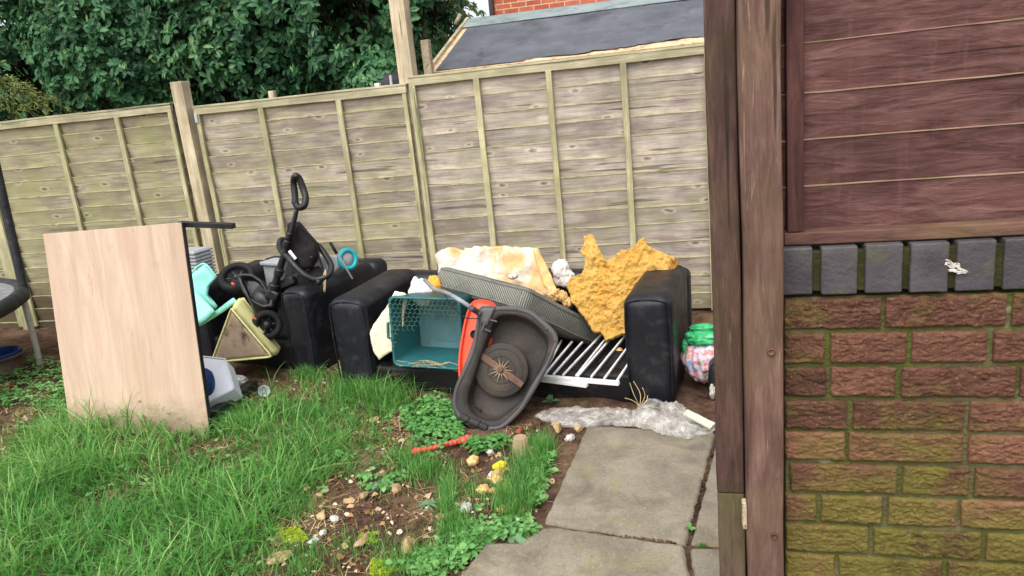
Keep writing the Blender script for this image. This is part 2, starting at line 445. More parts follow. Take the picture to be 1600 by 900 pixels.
M['red'] = mat('orange_red_plastic', (222, 62, 30), (236, 78, 40), 6, .38, .5, dirt=(120, 50, 34), dscale=9, dlo=.55, dhi=.75, damt=.6)
M['teal'] = mat('teal_plastic', (32, 92, 96), (44, 110, 114), 5, .5, .45, dirt=(60, 80, 70), dscale=9, dlo=.5, dhi=.72, damt=.55)
M['teal_in'] = mat('faded_teal_plastic', (80, 118, 122), (96, 134, 138), 5, .55, .4, dirt=(70, 84, 76), dscale=8, dlo=.52, dhi=.72, damt=.6, dirt2=(70, 60, 46), d2scale=20, d2lo=.66, d2hi=.74)
M['wire'] = mat('green_wire', (70, 104, 92), (96, 128, 112), 9, .5, .4)
M['mint'] = mat('mint_plastic', (140, 218, 206), (156, 228, 216), 4, .4, .45, dirt=(120, 150, 130), dscale=9, dlo=.56, dhi=.8, damt=.4)
M['aqua'] = mat('turquoise_plastic', (26, 168, 178), (40, 184, 192), 6, .4, .5, dirt=(30, 90, 90), dscale=9, damt=.4)
M['greyplastic'] = mat('grey_plastic', (146, 150, 154), (170, 172, 176), 6, .5, .4, dirt=(110, 108, 100), dscale=8, damt=.5)
M['foam_o'] = mat('orange_foam', (206, 158, 76), (222, 178, 98), 7, .97, .05, bump=1.0, bscale=130, bdist=.012, dirt=(224, 184, 110), dscale=9, dlo=.5, dhi=.7, damt=.6, dirt2=(164, 112, 44), d2scale=12, d2lo=.58, d2hi=.74, d2amt=.55, rvar=.05)
M['foam_edge'] = mat('browned_foam_edge', (150, 108, 52), (188, 136, 62), 9, .95, .1, bump=.5, bscale=80, dirt=(92, 72, 48), dscale=9, rvar=.05)
M['foam_w'] = mat('white_and_peach_foam', (214, 208, 192), (226, 220, 206), 6, .95, .1, bump=1.0, bscale=120, bdist=.01, dirt=(222, 178, 122), dscale=2.6, dlo=.46, dhi=.53, damt=.95, dirt2=(150, 150, 108), d2scale=7, d2lo=.6, d2hi=.75, d2amt=.55, rvar=.05)
M['peach'] = mat('peach_foam_edge', (216, 170, 104), (232, 196, 140), 9, .95, .1, bump=.5, bscale=60, dirt=(240, 228, 206), dscale=8, dlo=.5, dhi=.62, damt=.8)
M['cloth_w'] = mat('white_cloth', (214, 214, 212), (228, 227, 224), 9, .9, .1, bump=.2, bscale=60, dirt=(190, 184, 170), dscale=8, damt=.5)
M['cloth_o'] = mat('orange_cloth', (224, 158, 60), (238, 182, 90), 9, .9, .1, bump=.2, bscale=60)
M['cream'] = mat('mildewed_cream_lining', (208, 204, 176), (226, 222, 198), 9, .95, .1, bump=.4, bscale=70, dirt=(176, 172, 96), dscale=6, dlo=.48, dhi=.66, damt=.85, dirt2=(120, 116, 90), d2scale=22, d2lo=.62, d2hi=.74)
M['yellow'] = mat('yellow_upholstery', (224, 218, 146), (236, 230, 168), 8, .9, .15, bump=.3, bscale=60, dirt=(176, 168, 96), dscale=7, damt=.45)
M['dirtface'] = mat('dirty_foam_board', (158, 138, 116), (176, 156, 132), 7, .95, .1, bump=.3, bscale=50, dirt=(84, 68, 52), dscale=4.5, dlo=.5, dhi=.58, damt=.9, rvar=.05)
M['whiteplastic'] = mat('white_plastic', (228, 232, 240), (238, 240, 246), 5, .45, .4, dirt=(188, 190, 186), dscale=8, dlo=.58, dhi=.8, damt=.4)
M['whitepaint'] = mat('white_painted_wood', (228, 228, 228), (240, 240, 238), 7, .45, .4, dirt=(150, 144, 130), dscale=16, dlo=.58, dhi=.74, damt=.6)
M['blue'] = mat('blue_plastic', (30, 52, 108), (46, 72, 136), 7, .45, .4, dirt=(24, 30, 50), dscale=9)
M['brownplastic'] = mat('brown_tub', (82, 66, 58), (110, 92, 80), 8, .6, .3, dirt=(140, 118, 98), dscale=9, damt=.5)
M['clay'] = mat('weathered_pot', (156, 136, 106), (182, 162, 128), 14, .9, .15, bump=.4, bscale=70, dirt=(92, 88, 60), dscale=11)
M['stone'] = mat('tan_stone', (170, 140, 102), (206, 176, 134), 12, .9, .2, bump=.5, bscale=50, dirt=(92, 70, 52), dscale=16, dlo=.44, dhi=.64, damt=.85, rnd=.2)
M['foam_bit'] = mat('foam_crumb', (214, 170, 104), (232, 196, 140), 14, .95, .1, bump=.6, bscale=70, dirt=(128, 98, 62), dscale=22, dlo=.46, dhi=.64, damt=.85, rnd=.15)
M['white_bit'] = mat('white_scrap', (200, 196, 188), (226, 222, 214), 12, .8, .2, bump=.4, bscale=60, dirt=(120, 104, 86), dscale=30, dlo=.45, dhi=.62, damt=.8)
M['brick_bit'] = mat('broken_brick', (150, 72, 54), (176, 96, 76), 14, .9, .15, bump=.5, bscale=60, dirt=(110, 84, 66), dscale=12)
M['toyred'] = mat('red_rubber_toy', (214, 74, 62), (228, 96, 80), 9, .5, .4, dirt=(150, 84, 62), dscale=14, damt=.7)
M['yellowflower'] = mat('yellow_scrap', (226, 206, 40), (240, 222, 70), 14, .7, .2)
M['straw'] = mat('dry_straw', (176, 152, 104), (204, 184, 138), 14, .9, .15, rnd=.2)
M['galv'] = mat('galvanised_clip', (168, 176, 180), (186, 192, 196), 14, .5, .5, metal=.3)
M['felt'] = mat('roofing_felt', (76, 78, 84), (98, 100, 107), 4, .85, .3, bump=.5, bscale=220, bdist=.004, dirt=(116, 116, 118), dscale=30, dlo=.56, dhi=.72, damt=.5, dirt2=(50, 50, 54), d2scale=3, d2amt=.6)
M['felt2'] = mat('pale_ridge_felt', (118, 130, 130), (138, 148, 146), 5, .85, .3, bump=.4, bscale=220, bdist=.003, dirt=(100, 110, 104), dscale=7)
M['chip'] = mat('chipboard', (196, 168, 130), (216, 190, 154), 30, .9, .2, bump=.3, bscale=120, dirt=(150, 116, 80), dscale=22)
M['shedwood'] = wood('shed_wood', (128, 104, 74), (158, 132, 98), (180, 154, 118), axis='X', rndv=.1)
M['barge'] = wood('barge_wood', (136, 122, 98), (166, 152, 126), (188, 174, 148), axis='Y', rndv=.05, knot=False)
M['darkbrown'] = mat('dark_brown_gloss', (40, 30, 28), (54, 42, 38), 6, .4, .5)
M['moss_dark'] = mat('dark_mossy_joint', (38, 40, 24), (62, 64, 34), 12, .95, .1, bump=.7, bscale=60)
M['coping'] = mat('blue_grey_engineering_brick', (62, 58, 61), (84, 79, 82), 7, .55, .35, bump=.35, bscale=90, dirt=(98, 100, 62), dscale=13, dlo=.56, dhi=.74, damt=.6, rnd=.1, dirt2=(56, 52, 56), d2scale=5)
M['pad'] = mat('black_foam_padding', (30, 30, 34), (46, 46, 50), 7, .6, .35, bump=.4, bscale=26, bdist=.02, dirt=(110, 110, 108), dscale=14, dlo=.6, dhi=.78, damt=.5)
M['matgrey'] = mat('trampoline_mat', (96, 98, 100), (140, 142, 142), 22, .75, .3, bump=.3, bscale=160)
M['galvleg'] = mat('weathered_steel_leg', (178, 172, 160), (200, 194, 184), 9, .5, .45, dirt=(134, 108, 82), dscale=12, dlo=.52, dhi=.7, damt=.6)

def laminate():
    s = N('beech_laminate'); v = s.coord((11, 11, .5))
    g = s.noise(v, 1.0, 6, .55, 1.0); g2 = s.noise(s.coord((52, 52, 1.4)), 1.0, 6, .6, .4)
    col = s.ramp(g, [(.25, lin((182, 156, 134))), (.5, lin((197, 172, 150))), (.75, lin((210, 187, 165)))])
    col = s.mix(1.0, col, s.ramp(g2, [(.3, .94), (.7, 1.04)]), 'MULTIPLY')
    wv = s.ramp(s.noise(s.coord((5, 5, .35)), 1.0, 4, .5, 1.6), [(.47, 0.0), (.5, .35), (.53, 0.0)])
    col = s.mix(wv, col, lin((186, 150, 128)))
    d = s.ramp(s.noise(s.coord(), 9, 6, .6), [(.6, 0.0), (.78, .35)])
    col = s.mix(d, col, lin((168, 146, 122)))
    sf = s.n('SeparateXYZ'); s.l(s.tc.outputs['Object'], sf.inputs[0])
    f = s.ramp(s.math('SUBTRACT', s.math('MULTIPLY', s.noise(s.coord(), 16, 7, .7), .42), sf.outputs[2]), [(.0, 0.0), (.22, .55)])
    col = s.mix(f, col, lin((120, 100, 78)))
    f = s.ramp(s.noise(s.coord((40, 40, 5)), 1.0, 3, .5, 2.5), [(.685, 0.0), (.7, .4)]); col = s.mix(f, col, lin((150, 126, 106)))
    return s.fin(col, .5, .35)
M['laminate'] = laminate()

def ribbed():
    s = N('ribbed_grey_upholstery')
    a = s.n('Attribute'); a.attribute_name = 'rib'
    wv = s.math('SINE', s.math('MULTIPLY', a.outputs['Fac'], 2*pi/.0115))
    h = s.math('MULTIPLY_ADD', wv, .5); h.node.inputs[2].default_value = .5
    fib = s.noise(s.coord((1, 1, 1)), 160, 4)
    col = s.ramp(h, [(.1, lin((62, 64, 60))), (.5, lin((114, 116, 108))), (.9, lin((156, 156, 145)))])
    col = s.mix(1.0, col, s.ramp(fib, [(.3, .78), (.7, 1.15)]), 'MULTIPLY')
    d = s.ramp(s.noise(s.coord(), 8, 6, .6), [(.5, 0.0), (.7, .5)])
    col = s.mix(d, col, lin((70, 70, 62)))
    s.bump(h, .6, .003)
    return s.fin(col, .92, .12)
M['ribbed'] = ribbed()

def foliage(name, c1, c2, c3, rough=.4, trans=.25, spec=.5):
    s = N(name); r = s.rnd()
    col = s.ramp(r, [(0.0, lin(c1)), (.6, lin(c2)), (1.0, lin(c3))])
    n = s.noise(s.coord(), 30, 3)
    col = s.mix(1.0, col, s.ramp(n, [(.3, .82), (.7, 1.15)]), 'MULTIPLY')
    s.fin(col, rough, spec)
    if trans:
        t = s.n('BsdfTranslucent'); s.l(col, t.inputs['Color']); mx = s.n('MixShader'); mx.inputs[0].default_value = trans
        s.l(s.p.outputs[0], mx.inputs[1]); s.l(t.outputs[0], mx.inputs[2]); s.l(mx.outputs[0], s.out.inputs['Surface'])
    return s.m
M['laurel'] = foliage('glossy_laurel_leaves', (30, 72, 48), (76, 126, 80), (152, 186, 122), .45, .3, .3)
M['laurel2'] = foliage('pale_bush_leaves', (42, 72, 40), (84, 112, 60), (140, 158, 98), .45, .25)
M['conifer'] = foliage('conifer_sprays', (74, 96, 48), (124, 138, 70), (160, 164, 96), .6, .2, .3)
M['grass'] = foliage('grass_blades', (56, 110, 42), (100, 162, 72), (176, 208, 128), .5, .4, .3)
M['weed'] = foliage('weed_leaves', (70, 124, 58), (108, 166, 88), (160, 200, 128), .5, .3, .35)
M['weed_grey'] = foliage('grey_green_leaves', (84, 122, 88), (116, 156, 112), (160, 188, 140), .55, .25, .3)
M['moss'] = foliage('moss', (112, 140, 28), (158, 180, 44), (196, 204, 90), .9, .2, .1)
M['litter'] = foliage('leaf_litter', (110, 78, 52), (178, 140, 96), (224, 210, 186), .9, .1, .1)
M['bark'] = mat('dark_bark', (40, 32, 26), (62, 50, 40), 9, .95, .1, bump=.6, bscale=30)

def soil():
    s = N('soil_with_thatch'); c = s.coord()
    col = s.ramp(s.noise(c, 14, 9, .65), [(.3, lin((54, 39, 32))), (.5, lin((90, 67, 54))), (.7, lin((126, 99, 81)))])
    f = s.ramp(s.noise(c, 3.0, 6, .6, .4), [(.5, 0.0), (.66, .7)])
    col = s.mix(f, col, lin((136, 114, 86)))
    f = s.ramp(s.noise(c, 5.0, 8, .7, .4), [(.56, 0.0), (.68, .55)])
    col = s.mix(f, col, lin((96, 104, 54)))
    f = s.ramp(s.noise(c, 70, 3, .6), [(.66, 0.0), (.72, .7)])
    col = s.mix(f, col, lin((168, 146, 112)))
    s.bump(s.noise(c, 55, 8, .7), .9, .02)
    return s.fin(col, .95, .15)
M['soil'] = soil()
def paving():
    s = N('weathered_concrete_paving'); c = s.coord()
    col = s.ramp(s.noise(c, 4, 7, .62, .3), [(.3, lin((112, 104, 90))), (.5, lin((138, 129, 112))), (.72, lin((158, 149, 130)))])
    col = s.mix(1.0, col, s.ramp(s.noise(c, 90, 4, .7), [(.3, .8), (.7, 1.14)]), 'MULTIPLY')
    f = s.ramp(s.noise(c, 7, 7, .65, .6), [(.56, 0.0), (.7, .6)]); col = s.mix(f, col, lin((138, 132, 84)))
    f = s.ramp(s.noise(c, 3.3, 7, .66, .6), [(.5, 0.0), (.66, .7)]); col = s.mix(f, col, lin((100, 90, 78)))
    f = s.ramp(s.noise(c, 46, 5, .75), [(.6, 0.0), (.68, .5)]); col = s.mix(f, col, lin((88, 80, 70)))
    f = s.ramp(s.noise(c, 120, 2, .6), [(.68, 0.0), (.72, .6)]); col = s.mix(f, col, lin((196, 188, 164)))
    vo = s.n('TexVoronoi'); s.l(c, vo.inputs['Vector']); vo.inputs['Scale'].default_value = 26
    f = s.ramp(s.math('ADD', vo.outputs['Distance'], s.math('MULTIPLY', s.noise(c, 40, 4), .4)), [(.22, .55), (.3, 0.0)]); col = s.mix(f, col, lin((180, 172, 130)))
    f = s.ramp(s.noise(c, 3.1, 4, .5, .8), [(.68, 0.0), (.74, .5)]); col = s.mix(f, col, lin((176, 126, 72)))
    s.bump(s.noise(c, 60, 8, .7), .45, .006)
    return s.fin(col, .88, .2)
M['paving'] = paving()
def rustic():
    s = N('rustic_brick_with_algae'); c = s.coord(); r = s.rnd()
    col = s.ramp(r, [(0.0, lin((88, 63, 52))), (.5, lin((124, 86, 70))), (1.0, lin((156, 110, 88)))])
    col = s.mix(1.0, col, s.ramp(s.noise(s.coord((1, 1, 2.5)), 26, 7, .65, .5), [(.3, .55), (.7, 1.25)]), 'MULTIPLY')
    sp = s.n('SeparateXYZ'); s.l(s.tc.outputs['Object'], sp.inputs[0])
    zz = s.n('MapRange'); s.l(sp.outputs[2], zz.inputs['Value']); zz.inputs['From Min'].default_value = .45; zz.inputs['From Max'].default_value = .95; zz.inputs['To Min'].default_value = .16; zz.inputs['To Max'].default_value = 0.0
    f = s.math('ADD', s.noise(c, 5.5, 7, .66, .5), zz.outputs[0])
    f = s.ramp(f, [(.49, 0.0), (.66, .75)]); col = s.mix(f, col, lin((126, 122, 54)))
    f = s.ramp(s.noise(s.coord((1, 1, 1.4)), 8, 6, .7, .4), [(.6, 0.0), (.72, .55)]); col = s.mix(f, col, lin((52, 50, 34)))
    f = s.ramp(s.noise(c, 150, 4, .7), [(.58, 0.0), (.7, .55)]); col = s.mix(f, col, lin((186, 160, 130)))
    f = s.ramp(s.noise(c, 110, 4, .7), [(.6, 0.0), (.68, .6)]); col = s.mix(f, col, lin((44, 34, 28)))
    s.bump(s.noise(s.coord((1, 1, 1.8)), 70, 8, .75, .6), 1.0, .012)
    return s.fin(col, .95, .15)
M['rustic'] = rustic()
M['mortar'] = mat('mossy_mortar', (82, 80, 52), (118, 112, 80), 9, .95, .1, bump=1.0, bscale=90, dirt=(86, 92, 40), dscale=7, dlo=.42, dhi=.62, damt=.9, dirt2=(170, 166, 146), d2scale=9, d2lo=.62, d2hi=.72)
def farbrick():
    s = N('red_house_brick')
    b = s.n('TexBrick'); mp = s.n('Mapping'); s.l(s.tc.outputs['Object'], mp.inputs['Vector']); mp.inputs['Rotation'].default_value = (radians(90), 0, 0); s.l(mp.outputs[0], b.inputs['Vector'])
    b.inputs['Color1'].default_value = lin((176, 92, 66)); b.inputs['Color2'].default_value = lin((196, 112, 84)); b.inputs['Mortar'].default_value = lin((206, 186, 164))
    b.inputs['Scale'].default_value = 1; b.inputs['Brick Width'].default_value = .225; b.inputs['Row Height'].default_value = .075; b.inputs['Mortar Size'].default_value = .006
    col = s.mix(1.0, b.outputs['Color'], s.ramp(s.noise(s.coord(), 12, 5), [(.3, .82), (.7, 1.12)]), 'MULTIPLY')
    return s.fin(col, .9, .15)
M['farbrick'] = farbrick()
def polythene(name, tint, tr):
    s = N(name); c = s.coord()
    col = s.ramp(s.noise(c, 9, 6, .6), [(.35, lin(tint)), (.65, lin((226, 222, 212)))])
    f = s.ramp(s.noise(c, 12, 6, .6), [(.54, 0.0), (.7, .6)]); col = s.mix(f, col, lin((150, 128, 104)))
    s.bump(s.noise(c, 15, 3, .5, 1.6), .45, .02)
    s.fin(col, .14, .8)
    t = s.n('BsdfTransparent'); mx = s.n('MixShader')
    f = s.ramp(s.noise(c, 15, 5, .6), [(.38, tr), (.66, tr*.55)])
    s.l(f, mx.inputs[0]); s.l(s.p.outputs[0], mx.inputs[1]); s.l(t.outputs[0], mx.inputs[2]); s.l(mx.outputs[0], s.out.inputs['Surface'])
    return s.m
M['poly'] = polythene('crumpled_clear_polythene', (228, 225, 219), .94)
M['clearbag'] = polythene('clear_plastic', (196, 204, 208), .45)
def bagmat():
    s = N('printed_carrier_bag'); c = s.coord()
    n = s.noise(s.coord((1, 1, 1.6)), 9, 3, .5, .9)
    col = s.ramp(n, [(.34, lin((120, 160, 200))), (.43, lin((214, 206, 226))), (.5, lin((226, 196, 206))), (.57, lin((214, 128, 120))), (.64, lin((196, 208, 196))), (.7, lin((96, 170, 130)))])
    s.bump(s.noise(c, 30, 5, .6, .8), .5, .012)
    return s.fin(col, .35, .5)
M['bag'] = bagmat()
M['baggreen'] = mat('green_carrier_bag', (40, 160, 96), (70, 190, 120), 12, .35, .5, bump=.5, bscale=30, bdist=.015, dirt=(190, 220, 200), dscale=14, dlo=.58, dhi=.7, damt=.7)
# ------------------------------------------------------------------ ground
LAWN = [(-90, 770), (15, 715), (50, 640), (120, 600), (330, 640), (400, 622), (430, 595), (520, 588), (640, 628), (600, 655), (612, 690), (640, 722), (600, 742), (500, 760), (440, 800), (425, 850), (450, 980), (-120, 980)]
SLABQ = [(-.523, -1.82), (.055, -1.86), (-.06, -2.76), (-.64, -2.68)]
def ground_z(x, y):
    P = np.stack([x, y, 0*x], -1)
    z = .018*fbm(P*3, 3, 3)+.010*fbm(P*16, 3, 5)
    z = z+.012*np.maximum(ridged(P*22, 2, 8), 0)*np.clip(fbm(P*2.2, 2, 4)*2+.5, 0, 1)
    flat = np.clip((x+.75)/.12, 0, 1)*np.clip((-1.72-y)/.12, 0, 1)
    z = z*(1-flat)+.006*flat
    far = np.clip((np.abs(x+2.5)-4.5)/2, 0, 1)
    return z*(1-far)
gx = np.unique(np.r_[np.linspace(-400, -8, 12), np.linspace(-8, -5.2, 40), np.linspace(-5.2, .6, 330), np.linspace(.6, 3, 20), np.linspace(3, 400, 12)])
gy = np.unique(np.r_[np.linspace(-300, -8, 8), np.linspace(-8, -4.2, 20), np.linspace(-4.2, -.1, 230), np.linspace(-.1, 4, 20), np.linspace(4, 600, 12)])
X, Y = np.meshgrid(gx, gy); Z = ground_z(X, Y)
nx, ny = len(gx), len(gy)
V = np.stack([X, Y, Z], -1).reshape(-1, 3)
F = [(j*nx+i, j*nx+i+1, (j+1)*nx+i+1, (j+1)*nx+i) for j in range(ny-1) for i in range(nx-1)]
kind(MB().add(V, F, .5).build('ground', M['soil']), 'structure')
def gz(x, y): return float(ground_z(np.array([float(x)]), np.array([float(y)]))[0])

# paving slabs: displaced, slightly chipped concrete flags
def flag(corners, top, seed):
    mb = MB(); P = [np.array([a, b, top]) for a, b in corners]
    slab(mb, P, (0, 0, 1), .05, rings=40, nb=200, disp=.005, ds=14, edge=.012, seed=seed, rag=.009)
    return kind(mb.build('path', M['paving']), 'structure')
def zq(px, py, z=.022): return tuple(onz(px, py, z)[:2])
flag([zq(917, 664), zq(1118, 674), zq(1072, 848), zq(850, 814)], .022, 1)
flag([zq(1123, 675), (.62, -1.93), (.53, -2.79), zq(1079, 847)], .020, 2)
flag([zq(757, 849, .03), zq(816, 846, .03), zq(848, 823, .03), zq(868, 823, .03), zq(1069, 851, .03), (-.02, -3.4), (-.95, -3.4), zq(705, 912, .03)], .030, 3)
flag([zq(1077, 855, .024), (.52, -2.81), (.45, -3.4), (-.005, -3.4)], .024, 4)

# ------------------------------------------------------------------ back fence
def lap_panel(name, x0, x1, top, label, mb_mat, battens, seed, lean=0.0, zb=.02):
    t = thing('lap_fence', label, 'fence panel', ((x0+x1)/2, 0, 0), 'lap fence panels along the back of the garden')
    r = np.random.default_rng(seed); pitch = .122; n = int((top-.05-zb)/pitch)+1
    bd = MB(); led = MB(); W = x1-x0; nxs = 60
    xs = np.linspace(x0+.005, x1-.005, nxs)
    zt = top-.03
    while zt > zb+.03:
        h = pitch*r.uniform(.9, 1.1); zl = zt-h
        wob = .006*fbm(np.stack([xs*3.1, 0*xs+seed*7, 0*xs+zt*9], 1), 3, seed)
        wob2 = .004*fbm(np.stack([xs*3.1, 0*xs+seed*7, 0*xs+zl*9], 1), 3, seed)
        bow = .004*fbm(np.stack([xs*1.4, 0*xs+5, 0*xs+zt*3], 1), 2, seed+2)
        rn = r.random(); V = []; Fb = []
        top_y = -.013+bow; bot_y = .013+bow      # every board's top edge stands proud of the one above
        for i, x in enumerate(xs):
            V += [(x, bot_y[i], zl-.008), (x, top_y[i], zt+wob[i]), (x, top_y[i]+.027, zt+wob[i]-.002), (x, bot_y[i]+.012, zl-.008)]
        for i in range(nxs-1):
            a = 4*i; b = a+4
            Fb += [(a, b, b+1, a+1), (a+2, b+2, b+3, a+3)]
        bd.add(V, Fb, rn, False)
        Fl = [(4*i+1, 4*i+5, 4*i+6, 4*i+2) for i in range(nxs-1)]
        led.add(V, Fl, rn, False)
        Vb = []
        for i, x in enumerate(xs): w_ = .0035+.0035*max(0, vnoise(np.array([[x*6, zt*9, seed]]))[0]); Vb += [(x, top_y[i]-.002, zt+wob[i]-w_), (x, top_y[i]-.002, zt+wob[i]+.001), (x, top_y[i]+.006, zt+wob[i]+.002)]
        led.add(Vb, [f for i in range(nxs-1) for f in ((3*i, 3*i+3, 3*i+4, 3*i+1), (3*i+1, 3*i+4, 3*i+5, 3*i+2))], rn, False)
        zt = zl
    board = bd.build('boards', mb_mat, t); led.build('board_edges', M['ledge'], board)
    for (bx, wd) in battens:
        b = MB(); box(b, (bx, -.026, (top+zb)/2-.02), (wd/2, .012, (top-zb)/2-.03), .003, n=(1, 1, 14), disp=.0035, ds=3, seed=seed+int(bx*10)); b.build('batten', M['batten'], t)
        for zn in np.arange(zb+.1, top-.1, pitch*1.0):
            pass
    b = MB(); box(b, ((x0+x1)/2, -.022, top-.028), (W/2, .016, .026), .003, n=(20, 1, 1), disp=.004, ds=2.4, seed=seed); b.build('top_rail', M['rail'], t)
    b = MB(); box(b, ((x0+x1)/2, -.006, top+.006), (W/2+.004, .036, .008), .003, n=(20, 1, 1), disp=.003, ds=2.4, seed=seed+1); b.build('capping', M['rail'], t)
    return t
def bx(px, py): return float(ony(px, py, -.03)[0])
tl = lap_panel('fence_panel', -5.83, -3.955, 1.80, 'greenest lap fence panel, behind the trampoline and the upright wooden board', M['fence_l'], [(-5.81, .045), (bx(100, 250), .042), (bx(197, 250), .042), (-3.975, .035)], 11)
tm = lap_panel('fence_panel', -3.755, -2.0, 1.755, 'middle lap fence panel, behind the armchair and the black tricycle', M['fence_m'], [(-3.735, .036), (bx(420, 240), .042), (bx(541, 240), .042), (-2.02, .03)], 12)
tr = lap_panel('fence_panel', -1.975, .09, 1.80, 'greyest and tallest lap fence panel, behind the sofa heaped with foam', M['fence_r'], [(-1.955, .042), (bx(757, 250), .042), (bx(868, 250), .04), (bx(982, 250), .042), (.07, .04)], 13)
lap_panel('fence_panel', .10, 1.95, 1.80, 'lap fence panel past the sofa, seen beside the brown gate posts', M['fence_r'], [(.12, .04), (.6, .04), (1.1, .04), (1.93, .04)], 14)
b = MB(); box(b, (-3.74, -.046, 1.68), (.012, .003, .035), .001); b.build('bracket', M['galv'], tm)
lap_panel('fence_panel', -7.9, -5.95, 1.80, 'lap fence panel at the far left, mostly outside the picture past the trampoline', M['fence_l'], [(-7.8, .04), (-7.1, .04), (-6.5, .04), (-5.97, .05)], 15)

def post(label, x, y, top, hw, seed, material=None, grp='wooden posts of the back fence'):
    b = MB(); box(b, (x, y, top/2-.05), (hw, hw, top/2+.05), .004, n=(1, 1, 16), disp=.003, ds=2, seed=seed)
    return b.solo('fence_post', material or M['post'], label, 'fence post', (x, y, 0), grp)
post('square fence post rising above the capping between the green panel and the middle panel', -3.853, -.005, 1.962, .05, 1)
post('tallest pale fence post, running out of the picture beside the shed roof', -2.01, .062, 2.75, .055, 2)
post('short grey post just behind the tallest fence post by the shed', float(ony(668, 90, .18)[0]), .18, float(ony(668, 62, .18)[2]), .03, 3, M['barge'])
post('small post stub just showing over the middle fence panel', float(ony(425, 145, .09)[0]), .09, float(ony(425, 142, .09)[2]), .022, 4)
post('mossy fence post at the left edge beside the trampoline pole', -5.885, -.02, 1.78, .04, 5, M['batten'])
post('white topped post stub beside the dark dome behind the fence', float(ony(590, 132, .3)[0]), .3, float(ony(590, 130, .3)[2]), .02, 6, M['whitepaint'])

# dark trampoline-like net behind the fence, next to the tall post
dl = ony(612, 118, 1.3)
t = thing('net_enclosure', 'dark dome of a trampoline net behind the fence, left of the tallest post', 'trampoline net', (dl[0], 1.3, 0))
b = MB(); lathe(b, [(.30, .9), (.30, dl[2]-.06), (.27, dl[2]-.0), (.15, dl[2]+.03), (.02, dl[2]+.04)], 24, (np.array([dl[0], 1.3, 0]), np.eye(3))); b.build('net', M['pad'], t)
b = MB(); q = ony(612, 125, 1.0); tube(b, [(q[0], .98, .0), (q[0], .98, q[2]+.04)], .012); b.build('pole', M['greyplastic'], t)
b = MB(); tube(b, [(dl[0]+.305*cos(k), 1.3+.305*sin(k), dl[2]-.11) for k in np.linspace(0, 2*pi, 24, endpoint=False)], .012, 6, True); b.build('rim', M['whitepaint'], t)

# ------------------------------------------------------------------ shed behind the fence
sx0, sx1 = -1.93, 2.4
eave = np.array([0, .30, 1.838]); ridge = np.array([0, 1.5, 2.292])
t = thing('garden_shed', 'garden shed with torn grey felt roof behind the fence', 'shed', (0, .9, 0))
b = MB(); box(b, ((sx0+sx1)/2, 1.5, .9), ((sx1-sx0)/2-.06, 1.1, .9), .01); b.build('wall', M['shedwood'], t)
sl = unit(ridge-eave); nrm = unit(np.cross([1, 0, 0], sl)); L = np.linalg.norm(ridge-eave)
fr = (np.array([(sx0+sx1)/2, 0, 0])+eave, np.stack([[1, 0, 0], sl, nrm]))
b = MB(); box(b, (0, L/2, -.012), ((sx1-sx0)/2, L/2, .010), .002, fr); b.build('roof_deck', M['chip'], t)
xs = np.linspace(-(sx1-sx0)/2+.045, (sx1-sx0)/2, 260); Vv = []; Ff = []
for i, x in enumerate(xs):
    wx = x+(sx0+sx1)/2
    rag = .03+.018*vnoise(np.array([[wx*9, 1, 2]]))[0]+.03*max(0, vnoise(np.array([[wx*3.1, 4, 2]]))[0])+.02*max(0, vnoise(np.array([[wx*31, 4, 7]]))[0])
    rag += .035*np.clip((wx+.9)/.6, 0, 1)
    if wx < -1.2: rag = .012
    lift = .012*abs(vnoise(np.array([[wx*7, 9, 2]]))[0])
    for j in range(9):
        q = j/8; v = rag+(L-rag)*q
        Vv.append((x, v, .002+lift*(1-q)**8+.003*vnoise(np.array([[wx*2, v*5, 3]]))[0]))
    for j in range(8):
        if i: a = (i-1)*9+j; Ff.append((a, a+9, a+10, a+1))
b = MB().add(tf(Vv, fr), Ff, .5); b.build('roof_felt', M['felt'], t)
b = MB(); box(b, (0, L-.12, .010), ((sx1-sx0)/2, .125, .003), .001, fr, n=(30, 2, 1), disp=.004, ds=3); b.build('ridge_felt', M['felt2'], t)
b = MB(); box(b, (-(sx1-sx0)/2-.012, L/2, -.02), (.014, L/2+.02, .045), .003, fr); b.build('barge_board', M['barge'], t)
b = MB(); box(b, (0, L+.05, -.06), ((sx1-sx0)/2, .05, .05), .002, fr); b.build('far_slope', M['felt'], t)
b = MB(); tube(b, [ony(712, 38, 1.52), ony(720, 22, 1.52)], .02, 6); b.build('finial', M['barge'], t)

# house of red brick beyond the shed
hp = ony(768, 20, 6.0)
t = thing('brick_house', 'red brick house beyond the shed, only a strip of wall in view', 'house', (hp[0]+3, 7.5, 0))
b = MB(); box(b, (hp[0]+3.5, 8.0, 2.6), (3.5, 2.0, 2.6), .005); b.build('wall', M['farbrick'], t)
b = MB(); tube(b, [(hp[0]+.02, 5.95, 0), (hp[0]+.02, 5.95, 5.2)], .04); b.build('downpipe', M['darkbrown'], t)
b = MB()
b.add([(hp[0]-.2, 5.8, 5.2), (hp[0]+7.2, 5.8, 5.2), (hp[0]+7.2, 10.2, 5.2), (hp[0]-.2, 10.2, 5.2), (hp[0]-.2, 8, 7), (hp[0]+7.2, 8, 7)], [(0, 1, 5, 4), (2, 3, 4, 5), (0, 4, 3), (1, 2, 5), (3, 2, 1, 0)], .5, False); b.build('roof', M['felt'], t)

